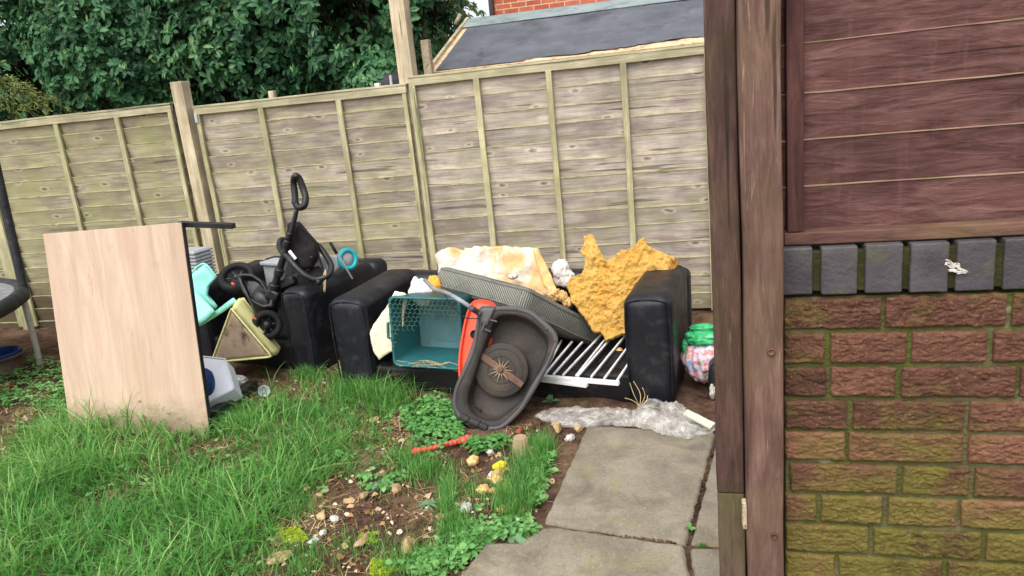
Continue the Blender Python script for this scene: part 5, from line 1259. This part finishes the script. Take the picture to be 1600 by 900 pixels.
# roller and axle block at the low end
a_, e_ = MP(152, 772, .0), MP(262, 822, .0); b = MB(); dd_ = unit(e_-a_); fr = frame(a_, np.cross(dd_, nM), n=dd_); Lr = np.linalg.norm(e_-a_)
lathe(b, [(.012, 0), (.021, .006), (.019, Lr*.30), (.014, Lr*.32), (.014, Lr*.36), (.021, Lr*.38), (.021, Lr*.68), (.015, Lr*.7), (.015, Lr*.72), (.019, Lr*.74), (.019, Lr-.004), (.012, Lr)], 18, fr, sm=False); b.build('roller', M['deck_in'], t)
b = MB(); box(b, (0, 0, .006), (.022, .009, .005), .002, frame(MP(222, 745, -.09), dd_, n=nM)); b.build('slot', M['rubber'], dk)
for (x, y) in ((500, 420), (530, 470), (250, 345)):
    b = MB(); lathe(b, [(.006, 0), (.006, .003), (.002, .004)], 10, frame(MP(x, y, .003), (1, 0, 0), n=nM)); b.build('screw', M['rust'], dk)
for (p0_, p1__) in (((262, 362), (240, 430)), ((272, 385), (300, 392)), ((250, 424), (276, 432))):
    b = MB(); a_, e_ = MP(*p0_, .006), MP(*p1__, .006); box(b, (np.linalg.norm(e_-a_)/2, 0, 0), (np.linalg.norm(e_-a_)/2, .004, .004), .001, frame(a_, e_-a_, n=nM)); b.build('rib', M['deck'], dk)
# hood behind the deck, orange red
nH = unit((-.05, -1, .42)); oH = oM-nM*.085
hd = [onpl(*Z4(x, y), oH+np.array([0, -.02, 0]), nH) for x, y in ((140, 612), (139, 540), (148, 470), (160, 400), (176, 340), (194, 304), (230, 298), (266, 306), (290, 330), (290, 400), (270, 480), (235, 560), (190, 610), (160, 650))]
b = MB(); slab(b, hd, nH, .10, rings=14, nb=90, edge=.35, disp=.002, center=sum(hd)/len(hd), fn=lambda V, S: .008*(1-S)); ho_ = b.build('hood', M['red'], t)
b = MB(); cH = onpl(*Z4(212, 444), oH+np.array([0, -.02, 0]), nH)+nH*.012; lathe(b, [(.020, -.004), (.023, .004), (.018, .005), (.016, -.0)], 18, frame(cH, (1, 0, 0), n=nH)); b.build('vent', M['rubber'], ho_)
b = MB(); tube(b, smoothpath([onpl(*Z4(x, y), oH+np.array([0, -.035, 0]), nH) for x, y in ((150, 620), (150, 540), (160, 460), (178, 370), (200, 318))], 5), .007, 8); b.build('moulding', M['red'], ho_)
# handle bracket and tube
b = MB(); slab(b, [MP(*p, .012) for p in ((222, 347), (240, 332), (296, 333), (258, 414), (236, 404))], nM, .02, rings=4, nb=40, edge=.1); b.build('bracket', M['deck'], t)
b = MB(); hp_ = [MP(232, 362, .02), MP(215, 350, .03), ony(*Z4(160, 312), -1.70), ony(*Z4(100, 278), -1.60), ony(*Z4(50, 262), -1.48), ony(*Z4(10, 225), -1.35)]
tube(b, smoothpath(hp_, 5), .0115, 12); hnd = b.build('handle', M['greymetal'], t)
b = MB(); tube(b, smoothpath([MP(232, 362, .02), MP(219, 352, .028), ony(*Z4(196, 338), -1.73)], 4), .0155, 12); b.build('handle_sleeve', M['deck'], hnd)
b = MB(); tube(b, smoothpath([ony(*Z4(90, 285), -1.62), ony(*Z4(120, 330), -1.72), ony(*Z4(170, 375), -1.76), ony(*Z4(230, 380), -1.76)], 6), .0028, 6); b.build('cable', M['rubber'], t)

# ------------------------------------------------------------------ carrier bag, polythene, things by the path
bp = ony(1098, 560, -1.35)
t = thing('carrier_bag', 'full carrier bag with green top and printed lower half', 'bag', (bp[0], -1.3, bp[2]-.11))
def bagfn(V):
    V = V.copy(); k = np.clip((V[:, 2]-.1)/.9, 0, 1); s_ = 1-.35*k**1.5; V[:, 0] *= s_; V[:, 1] *= s_
    a = np.arctan2(V[:, 1], V[:, 0]); cr = .07*np.sin(a*9+3*V[:, 2])*(.3+k)+.05*np.sin(a*17+5*V[:, 2]); V[:, :2] *= (1+cr)[:, None]; return V
b = MB(); blob(b, bp+np.array([.02, .05, -.015]), (.115, .11, .135), .14, 1.9, 3, 5, rid=.14, fn=bagfn); b.build('body', M['bag'], t)
b = MB(); blob(b, ony(1100, 527, -1.30), (.085, .08, .035), .25, 2.0, 4, 4, rid=.25); b.build('top', M['baggreen'], t)
b = MB(); blob(b, ony(1099, 512, -1.28), (.06, .03, .018), .3, 2.2, 9, 4, rid=.25); blob(b, ony(1072, 545, -1.29), (.02, .03, .055), .3, 2.2, 19, 4, rid=.2); b.build('handles', M['baggreen'], t)
b = MB(); blob(b, ony(1113, 612, -1.52), (.012, .006, .032), .5, 3, 6, 4, rid=.4); b.solo('white_scrap', M['white_bit'], 'white paper scrap on the black seat block beside the gate post', 'scrap')

def sheet(mb, pts, hmax, seed, nb=260, rings=60, ds=9, z0=.028):
    P = [onz(px, py, z0) for px, py in pts]
    def fn(V, S):
        env = np.sqrt(np.clip(1-S**2, 0, 1)); w_ = V+.04*np.stack([fbm(V*9+k*5, 2, seed+k) for k in range(3)], 1)
        return hmax*env*(.45+.55*fbm(V*6, 2, seed))+.62*hmax*env**.5*ridged(w_*9, 2, seed+1)+.26*hmax*env**.5*ridged(w_*22, 2, seed+2)+.003*ridged(w_*60, 2, seed+4)
    slab(mb, P, (0, 0, 1), .006, rings=rings, nb=nb, disp=0, edge=.01, fn=fn, rag=.03, seed=seed)
b = MB(); sheet(b, [(834, 650), (862, 636), (900, 640), (950, 640), (1000, 645), (1045, 640), (1085, 655), (1116, 660), (1116, 672), (1078, 684), (1050, 678), (1020, 670), (985, 664), (940, 664), (900, 668), (865, 664)], .032, 3)
sheet(b, [(985, 655), (1000, 640), (1030, 636), (1070, 644), (1090, 662), (1080, 684), (1050, 682), (1020, 672), (995, 668)], .072, 13, nb=220, rings=50, z0=.034)
b.solo('polythene_sheet', M['poly'], 'crumpled clear polythene sheet along the foot of the sofa', 'polythene')
b = MB(); q = onz(1092, 655, .06); box(b, (0, 0, 0), (.075, .02, .008), .004, (q, frame((0, 0, 0), (.8, -.45, -.25), n=(.1, -.3, 1))[1]), n=(10, 3, 1), disp=.006, ds=16); b.solo('foam_strip', M['cream'], 'pale dirty strip lying on the polythene by the gate post', 'foam')
b = MB(); r = np.random.default_rng(18)
for (x0, y0, x1, y1) in ((998, 632, 984, 598), (1000, 634, 990, 596), (1002, 632, 1004, 606), (999, 634, 976, 622), (1003, 634, 1012, 618)):
    p, q = onz(x0, y0, .04), ony(x1, y1, onz(x0, y0, .04)[1]+.02); tube(b, smoothpath([p, (p+q)/2+r.normal(size=3)*.008, q], 5), .0022, 5, rnd=r.random())
b.solo('dry_stalks', M['straw'], 'dry stalks standing in front of the right sofa arm', 'dry stalks')

# ------------------------------------------------------------------ stones, crumbs and toys on the soil
def rock(label, px, py, s, mname='stone', name='stone', cat='stone', grp=None, asp=(1, .8, .6), seed=None, quant=13, disp=.22, rid=0, rot=None):
    seed = seed if seed is not None else int(px*7+py)
    q = onz(px, py, 0.02); z = gz(q[0], q[1]); b = MB(); h = np.array(asp)*s
    fr = rotz((0, 0, 0), rot if rot is not None else (seed*37) % 360)
    blob(b, (q[0], q[1], z+h[2]*.55+.004), h, disp, 1.8, seed, 3, fr, sm=quant == 0, quant=quant, rid=rid)
    b.solo(name, M[mname], label, cat, (q[0], q[1], z), grp)
SG = 'tan stones lying on the soil'
rock('largest tan stone at the bottom of the picture, left of the front paving slab', 640, 855, .052, asp=(1, .85, .85), grp=SG)
rock('tan stone with a pointed top against the end of the polythene', 872, 672, .042, asp=(.9, .7, 1.0), grp=SG, seed=5)
rock('flat tan stone beside the polythene above the slab corner', 905, 668, .04, asp=(1.2, .7, .45), grp=SG)
rock('pair of tan stones in the middle of the bare soil, the left stone', 548, 782, .034, grp=SG)
rock('tan stone right of its twin at the top of the bare soil', 568, 774, .036, grp=SG)
rock('smaller stone just below the twin tan stones', 548, 791, .022, grp=SG, asp=(1.2, .7, .5))
rock('pale tan stone beside the grey green weed in the middle of the soil', 619, 763, .034, grp=SG)
rock('tiny tan stone right of the pale stone by the weed', 637, 760, .016, grp=SG)
rock('flat tan stone in the soil left of the white pebble', 503, 802, .036, grp=SG, asp=(1.3, .7, .5))
rock('tan stone half in the grass at the upper left end of the soil', 478, 764, .030, grp=SG)
rock('low tan stone at the grass edge, leftmost on the soil', 461, 775, .030, grp=SG, asp=(1.2, .8, .4))
rock('tan stone between two others along the grass edge', 499, 771, .030, grp=SG, asp=(1.2, .8, .5))
rock('long tan stone bordered by yellow moss in the lower soil', 566, 842, .038, grp=SG, asp=(1.5, .8, .5))
rock('flat broad stone sunk in the grass at the lower left of the soil', 437, 868, .055, grp=SG, asp=(1.2, .8, .3))
rock('tan stone beside the bright moss on the left of the soil', 431, 838, .036, grp=SG, asp=(1, .8, .5))
rock('brown stone near the small white scrap in the soil', 688, 806, .026, grp=SG)
rock('round stone flush with the soil above the largest stone', 665, 834, .018, grp=SG, asp=(1, .9, .4))
rock('tan stone in the thin grass above the soil', 596, 741, .026, grp=SG)
rock('flat tan stone half hidden by grass near the sofa', 580, 655, .042, grp=SG, asp=(1.3, .8, .35))
rock('pale flat stone in the grass by the white cup', 470, 622, .034, 'stone', grp=SG, asp=(1.4, .8, .35))
rock('tan stone in the grass just right of the white cup', 425, 618, .022, grp=SG, asp=(1.2, .9, .5))
rock('tan stone beside the upturned pot', 835, 700, .03, 'foam_bit', 'foam_crumb', 'foam crumb', disp=.3, quant=0, rid=.2)
FG = 'peach foam crumbs on the soil'
for lab, px, py, s_ in (('peach foam crumb below the yellow scrap, topmost of its cluster', 778, 739, .024), ('peach foam crumb in the middle of the cluster below the yellow scrap', 776, 750, .026), ('peach foam crumb at the right of the cluster below the yellow scrap', 790, 760, .025),
                       ('peach foam crumb at the left of the cluster below the yellow scrap', 755, 763, .024), ('smallest peach foam crumb at the foot of the cluster', 771, 766, .017), ('ragged foam crumb left of the yellow scrap', 738, 718, .026), ('flat foam crumb at the edge of the grass strip by the slab', 786, 793, .02)):
    rock(lab, px, py, s_, 'foam_bit', 'foam_crumb', 'foam crumb', FG, (1.1, .9, .7), None, 0, .4, .35)
WG = 'white scraps on the soil'
for lab, px, py, s_ in (('white pebble like scrap in the left of the bare soil', 522, 806, .017), ('white crumpled scrap in the middle right of the soil', 728, 793, .026), ('white scrap below the mower near the small weeds', 765, 700, .02), ('white scrap beside the pointed stone at the slab corner', 891, 683, .02), ('small white scrap between the pot and the mower', 853, 676, .01),
                       ('white scrap on top of the foam crumb cluster', 768, 737, .015), ('white scrap at the edge of the grass strip near the slab', 803, 769, .018), ('tiny white scrap at the left of the lower soil', 488, 842, .014), ('round cream scrap in the left soil under the white pebble', 504, 829, .013)):
    rock(lab, px, py, s_, 'white_bit', 'white_scrap', 'scrap', WG, (1.2, .8, .6), None, 0, .6, .55)
rock('broken red brick piece below the mower', 811, 674, .04, 'brick_bit', 'brick_fragment', 'brick', None, (1, .7, .7), 12)
rock('crumpled bright yellow scrap on the soil', 781, 724, .022, 'yellowflower', 'yellow_scrap', 'scrap', None, (1.4, .7, .7), 6, 0, .3, .4)
rock('brown clod at the left edge below the tub', 10, 606, .06, 'brick_bit', 'brick_fragment', 'brick', None, (1, .7, .5), 22)
# fluted pot upside down
q = onz(815, 708, 0.0); t = thing('plant_pot', 'small upturned fluted plant pot in front of the mower', 'plant pot', (q[0], q[1], gz(q[0], q[1])))
b = MB(); V = []; F = []; nn2 = 48
prof = [(.044, -.01), (.043, .01), (.040, .04), (.035, .075), (.031, .088), (.026, .091), (.012, .090)]
for (rr, z) in prof:
    for k in range(nn2):
        a = 2*pi*k/nn2; f_ = 1-.07*(k % 4 < 2)*(0.0 < z < .08); V.append((q[0]+rr*f_*cos(a), q[1]+rr*f_*sin(a), gz(q[0], q[1])+z))
F = [(j*nn2+k, j*nn2+(k+1) % nn2, (j+1)*nn2+(k+1) % nn2, (j+1)*nn2+k) for j in range(len(prof)-1) for k in range(nn2)]+[tuple((len(prof)-1)*nn2+k for k in range(nn2))]
b.add(V, F, .5, False); b.build('body', M['clay'], t)
# red chew toy
p0_, p1__ = onz(650, 706, .034), onz(727, 688, .036); b = MB(); d_ = p1__-p0_
tube(b, [p0_, p1__], .009, 10)
for k, (s_, rr) in enumerate(((0.0, .019), (.06, .015), (.2, .011), (.3, .012), (.4, .012), (.5, .012), (.6, .0125), (.7, .014), (.79, .014), (.88, .016), (.97, .02))):
    blob(b, p0_+d_*s_+np.array([0, 0, .003]), (rr, rr, rr), .06, 2, k, 2)
blob(b, p0_+d_*.97+np.array([.012, .018, .006]), (.017, .017, .017), .05, 2, 31, 2); blob(b, p0_+np.array([-.004, -.016, .004]), (.015, .015, .015), .05, 2, 33, 2)
b.solo('chew_toy', M['toyred'], 'red knobbly bone shaped chew toy lying on the soil', 'dog toy')
b = MB(); p = onz(690, 800, .02); tube(b, smoothpath([onz(672, 790, .02), p, onz(716, 792, .022)], 4), .0035, 5); tube(b, [onz(724, 812, .015), onz(748, 800, .02)], .003, 5); b.solo('twig', M['bark'], 'thin dark twig on the soil beside the white crumpled scrap', 'twig')

# ------------------------------------------------------------------ grass, weeds, moss
def px_of(x, y): return proj(np.stack([x, y, 0*x], -1))
r = np.random.default_rng(77)
def scatter(n, xr, yr):
    x = r.uniform(*xr, n); y = r.uniform(*yr, n); return x, y
def blades(name, x, y, ln, wd, lean, tone, material, label=None):
    n = len(x); z = ground_z(x, y)-.006
    a = r.uniform(0, 2*pi, n); d = np.stack([np.cos(a), np.sin(a), 0*a], 1); s_ = np.stack([-np.sin(a), np.cos(a), 0*a], 1)
    B = np.stack([x, y, z], 1); up = np.array([0, 0, 1.0]); K = 4; V = []
    for k in range(K+1):
        f = k/K; c = B+up*(ln*(f-.28*lean*f*f))[:, None]+d*(ln*lean*f*f)[:, None]; w_ = (wd*(1-f**1.6))[:, None]
        V += [c-s_*w_*.5, c+s_*w_*.5] if k < K else [c]
    V = np.stack(V, 1); m_ = V.shape[1]; i = np.arange(n)*m_
    Q = np.concatenate([np.stack([i+2*k, i+2*k+1, i+2*k+3, i+2*k+2], 1) for k in range(K-1)]); T_ = np.stack([i+2*K-2, i+2*K-1, i+2*K], 1)
    o = fastmesh(name, V.reshape(-1, 3), Q, T_, np.tile(tone, K-1), tone, material); o['kind'] = 'stuff'; return o
def nz(x, y, sc, seed): return fbm(np.stack([x*sc, y*sc, 0*x], -1), 3, seed)
def clear_board(x, y):  # no blades rooted inside solid things
    c = np.ones(len(x), bool)
    c &= ~((x > -.66) & (y < -1.78) & (x < .7))
    xx, yy = x+2.13, y+1.40; a = radians(5.6); u, v = xx*cos(a)-yy*sin(a), xx*sin(a)+yy*cos(a); c &= ~((u > .0) & (u < 1.98) & (v > .03))
    xx, yy = x+2.43, y+1.14; a = radians(14); u, v = xx*cos(a)-yy*sin(a), xx*sin(a)+yy*cos(a); c &= ~((u > -1.15) & (u < .0) & (v > .03))
    return c
x, y = scatter(190000, (-5.3, -.7), (-3.9, -.9)); X_, Y_ = px_of(x, y)
inl = inpoly(X_+14*nz(x, y, 9, 3), Y_+8*nz(x, y, 9, 4), LAWN)
den = np.where(inl, np.clip(.68+1.25*nz(x, y, 3.2, 5), .08, 1), 0)
bare = inpoly(X_, Y_, [(325, 600), (430, 580), (520, 590), (525, 612), (470, 628), (430, 632), (400, 640), (350, 640), (330, 640)]); den = np.where(bare, den*.12, den)
left = np.clip((X_+10)/60, 0, 1); den = den*(.35+.65*left)
keep = (r.random(len(x)) < den*.38) & clear_board(x, y)
x, y = x[keep], y[keep]; cl = nz(x, y, 2.6, 11)
ln = np.clip(r.normal(.102, .04, len(x))*(1+1.1*cl), .025, .28)
nearb = np.exp(-((x+3.05)/.55)**2-((y+2.12)/.16)**2); ln *= 1+.45*nearb
fl = nz(x, y, 6, 13)
blades('lawn_grass', x, y, ln, r.uniform(.0042, .009, len(x)), np.clip(r.normal(.95, .45, len(x)), .1, 2.0), np.clip(.48+.30*cl+.22*fl+r.normal(size=len(x))*.2, 0, 1), M['grass'])
# thin patches and tufts round the soil
TUFT = [((655, 738), (34, 20), .4, .08), ((700, 780), (12, 26), .22, .07), ((700, 740), (35, 30), .09, .05), ((828, 735), (34, 40), .35, .09), ((802, 790), (26, 30), .5, .095), ((845, 705), (18, 16), .4, .08), ((560, 850), (60, 20), .12, .05), ((650, 880), (60, 24), .35, .07), ((735, 850), (30, 22), .3, .06), ((710, 830), (24, 26), .35, .07), ((470, 880), (50, 30), .25, .06), ((460, 790), (40, 24), .3, .06), ((580, 622), (60, 12), .7, .12), ((740, 770), (26, 20), .12, .05), ((1108, 893), (6, 6), .08, .025), ((1098, 855), (6, 4), .08, .02), ((600, 765), (60, 26), .06, .05), ((490, 650), (50, 22), .4, .09), ((360, 655), (40, 16), .3, .07), ((480, 590), (20, 8), .25, .08), ((20, 700), (40, 60), .12, .06)]
XX = []; YY = []; LL = []
for (c_, e_, dn, l_) in TUFT:
    k = int(2200*dn); a = r.normal(size=(k, 2))*.5; pxs = c_[0]+a[:, 0]*e_[0]*1.1; pys = c_[1]+a[:, 1]*e_[1]*1.1
    g = np.array([onz(p, q, 0) for p, q in zip(pxs, pys)]); XX.append(g[:, 0]); YY.append(g[:, 1]); LL.append(l_*r.uniform(.5, 1.35, k))
x, y, ln = np.concatenate(XX), np.concatenate(YY), np.concatenate(LL); ok = clear_board(x, y) | (x > -.2); x, y, ln = x[ok], y[ok], ln[ok]
blades('grass_tufts', x, y, ln, r.uniform(.002, .0042, len(x)), np.clip(r.normal(.55, .25, len(x)), .1, 1.1), np.clip(r.normal(.5, .2, len(x)), 0, 1), M['grass'])
# dead thatch
x, y = scatter(26000, (-5.3, -.7), (-3.6, -1.0)); X_, Y_ = px_of(x, y)
keep = (inpoly(X_, Y_, [(-60, 980), (-60, 620), (640, 590), (860, 690), (840, 800), (720, 900)])) & (r.random(len(x)) < np.clip(.25+.6*nz(x, y, 4, 31), 0, 1)) & clear_board(x, y)
x, y = x[keep], y[keep]; o = blades('dry_thatch', x, y, r.uniform(.02, .07, len(x)), r.uniform(.0018, .0042, len(x)), r.uniform(2.0, 4.5, len(x)), r.random(len(x)), M['straw'])

def weedleaf(name, x, y, hmin, hmax, ls, material, tone_c=.5, up=.5, wr=(.55, .8), per=3, spread=.035):
    n = len(x); B = []; D = []; NN = []; Ls = []; Ws = []; RR = []
    z = ground_z(x, y); h = r.uniform(hmin, hmax, n); tone = np.clip(tone_c+.3*nz(x, y, 5, 51)+r.normal(size=n)*.12, 0, 1); a0 = r.uniform(0, 2*pi, n)
    for k in range(per):
        a = a0+2*pi*k/per+r.uniform(-.3, .3, n); d = np.stack([np.cos(a), np.sin(a), up*r.uniform(-.3, 1, n)], 1)
        B.append(np.stack([x, y, z+h], 1)); D.append(d); NN.append(np.array([0, 0, 1.0])+.35*r.normal(size=(n, 3))); L_ = r.uniform(*ls, n); Ls.append(L_); Ws.append(L_*r.uniform(*wr, n)); RR.append(np.clip(tone+r.normal(size=n)*.08, 0, 1))
    o = leaves(name, np.concatenate(B), np.concatenate(D), np.concatenate(NN), np.concatenate(Ls), np.concatenate(Ws), np.concatenate(RR), material, None, curl=.2, fold=.12)
    o['kind'] = 'stuff'; return o
def pxscatter(polys):
    xs, ys = [], []
    for (poly, n) in polys:
        P = np.array(poly); k = 0; a = r.uniform(P.min(0), P.max(0), (n*3, 2)); a = a[inpoly(a[:, 0], a[:, 1], poly)][:n]
        g = np.array([onz(p, q, 0) for p, q in a]); xs.append(g[:, 0]); ys.append(g[:, 1])
    x, y = np.concatenate(xs), np.concatenate(ys); ok = clear_board(x, y); return x[ok], y[ok]
x, y = pxscatter([([(0, 590), (55, 560), (112, 575), (116, 640), (60, 640), (0, 640)], 420), ([(-40, 600), (10, 600), (20, 640), (-40, 650)], 90)])
weedleaf('clover_patch', x, y, .01, .055, (.014, .03), M['weed'], .62)
x, y = pxscatter([([(630, 640), (690, 622), (722, 640), (722, 690), (760, 700), (745, 712), (690, 690), (650, 690), (628, 665)], 620), ([(735, 690), (790, 690), (790, 706), (740, 712)], 60), ([(640, 690), (700, 690), (690, 720), (640, 715)], 40)])
weedleaf('clover_patch', x, y, .01, .05, (.014, .032), M['weed'], .5)
x, y = pxscatter([([(820, 690), (868, 720), (862, 780), (840, 800), (815, 760)], 130), ([(690, 850), (760, 815), (842, 818), (838, 840), (760, 852), (720, 890), (690, 905), (650, 905)], 260), ([(600, 890), (700, 860), (690, 905)], 120), ([(555, 750), (640, 745), (630, 770), (570, 770)], 40), ([(330, 640), (390, 625), (380, 660), (330, 680)], 60), ([(1080, 835), (1115, 835), (1118, 860), (1090, 862)], 20), ([(120, 610), (330, 640), (640, 625), (600, 740), (440, 800), (430, 900), (0, 900), (30, 680)], 420)])
weedleaf('small_weeds', x, y, .006, .035, (.01, .034), M['weed'], .6)
x, y = pxscatter([([(425, 825), (470, 828), (480, 845), (440, 852)], 500), ([(580, 880), (620, 872), (640, 885), (610, 898), (580, 898)], 500), ([(560, 838), (585, 836), (588, 848), (566, 850)], 200)])
weedleaf('moss', x, y, .0, .012, (.006, .012), M['moss'], .5, .9)
# single weeds
def rosette(label, px, py, R, n, material, cat='weed', grp='broad leaved weeds', up=.45, wr=(.28, .4), z0=.0):
    q = onz(px, py, z0); z = max(gz(q[0], q[1]), z0); a = np.linspace(0, 2*pi, n, endpoint=False)+r.uniform(-.3, .3, n)
    B = np.tile([q[0], q[1], z+.004], (n, 1)); D = np.stack([np.cos(a), np.sin(a), r.uniform(.1, up, n)], 1); L_ = r.uniform(.55, 1.05, n)*R
    V, Q, T_ = leaf_mesh(B, D/np.linalg.norm(D, axis=1, keepdims=True), np.tile([0, 0, 1.0], (n, 1))+.2*r.normal(size=(n, 3)), L_, L_*r.uniform(*wr, n), curl=.3, fold=.12)
    tone = np.clip(r.normal(.55, .16, n), 0, 1)
    o = fastmesh('weed_plant', V-np.array([q[0], q[1], z]), Q, T_, np.tile(tone, 2), np.tile(tone, 4), material); o.location = (q[0], q[1], z); tag(o, label, cat, grp); return o
rosette('broad leaved weed on the left corner of the front paving slab', 762, 838, .10, 13, M['weed_grey'])
rosette('broad leaved weed left of the path, between the slab corners', 800, 838, .10, 12, M['weed_grey'])
rosette('smaller broad leaved weed at the tip of the notch between the slabs', 828, 832, .07, 9, M['weed'])
rosette('broad leaved weed low at the left edge of the front slab', 735, 868, .08, 11, M['weed'])
rosette('grey green ferny weed alone in the bare soil', 671, 792, .055, 16, M['weed_grey'], wr=(.18, .3))
rosette('dark green weed beside the pale stone at the top of the soil', 597, 764, .065, 14, M['weed_grey'], wr=(.4, .6))
rosette('round leaved weed at the path edge below the grass strip', 852, 742, .05, 10, M['weed'], wr=(.6, .8))
rosette('leafy weed growing up beside the upturned pot', 785, 690, .06, 12, M['weed'], up=1.2, wr=(.4, .6))
rosette('two leaved seedling against the foot of the sofa above the polythene', 862, 632, .07, 6, M['weed_grey'], up=1.6, wr=(.5, .7))
rosette('small weed in the joint between the two right hand paving slabs', 1078, 828, .03, 9, M['weed'], up=1.0, wr=(.4, .6), z0=.02)
rosette('tiny green weed in the soil left of the grass strip by the path', 750, 796, .035, 8, M['weed'], wr=(.5, .7))
# scattered leaf litter and pale crumbs, uncountable
x, y = pxscatter([([(400, 780), (520, 745), (640, 735), (700, 690), (800, 660), (915, 668), (862, 770), (840, 815), (740, 840), (690, 895), (440, 895)], 700), ([(330, 600), (430, 585), (520, 595), (640, 640), (600, 700), (480, 640), (360, 650)], 320), ([(0, 640), (60, 650), (40, 760), (0, 780)], 160), ([(590, 650), (660, 650), (650, 730), (590, 730)], 120), ([(40, 680), (420, 660), (600, 720), (420, 880), (0, 890)], 260)])
n = len(x); a = r.uniform(0, 2*pi, n); D = np.stack([np.cos(a), np.sin(a), r.uniform(-.1, .5, n)], 1); L_ = np.abs(r.normal(.014, .008, n))+.005
o = leaves('leaf_litter', np.stack([x, y, ground_z(x, y)+.004], 1), D, np.array([0, 0, 1.0])+.6*r.normal(size=(n, 3)), L_, L_*r.uniform(.4, .9, n), r.random(n), M['litter'], None, curl=.3, fold=.2); o['kind'] = 'stuff'
# soil and crumbs gathered in the slab joints
b = MB(); r2 = np.random.default_rng(9)
for k in range(170):
    px = r2.choice([0, 1]); s_ = r2.random()
    if px: x0, y0 = 838+(1075-838)*s_, 828+(850-828)*s_**1.2
    else: x0, y0 = 1112-(1112-1078)*s_, 700+(835-700)*s_
    q = onz(x0+r2.normal()*2, y0+r2.normal()*1.2, .012); h = r2.uniform(.003, .008); blob(b, q, (h, h, h*.7), .3, 2, k, 1)
o = b.build('joint_soil', M['soil']); o['kind'] = 'stuff'
b = MB()
for k in range(3200):
    px, py = r2.uniform(400, 900), r2.uniform(640, 890)
    if not inpoly(np.array([px]), np.array([py]), [(420, 790), (520, 750), (600, 740), (640, 690), (720, 690), (760, 668), (800, 645), (850, 655), (918, 668), (862, 760), (850, 810), (760, 820), (700, 860), (560, 895), (440, 890)])[0]: continue
    q = onz(px, py, .01); h = r2.uniform(.003, .010)*(1 if r2.random() < .85 else 1.6); blob(b, (q[0], q[1], gz(q[0], q[1])+h*.3), (h, h*.9, h*.7), .3, 2, k, 1, sm=False, quant=3)
o = b.build('soil_clods', M['soil']); o['kind'] = 'stuff'
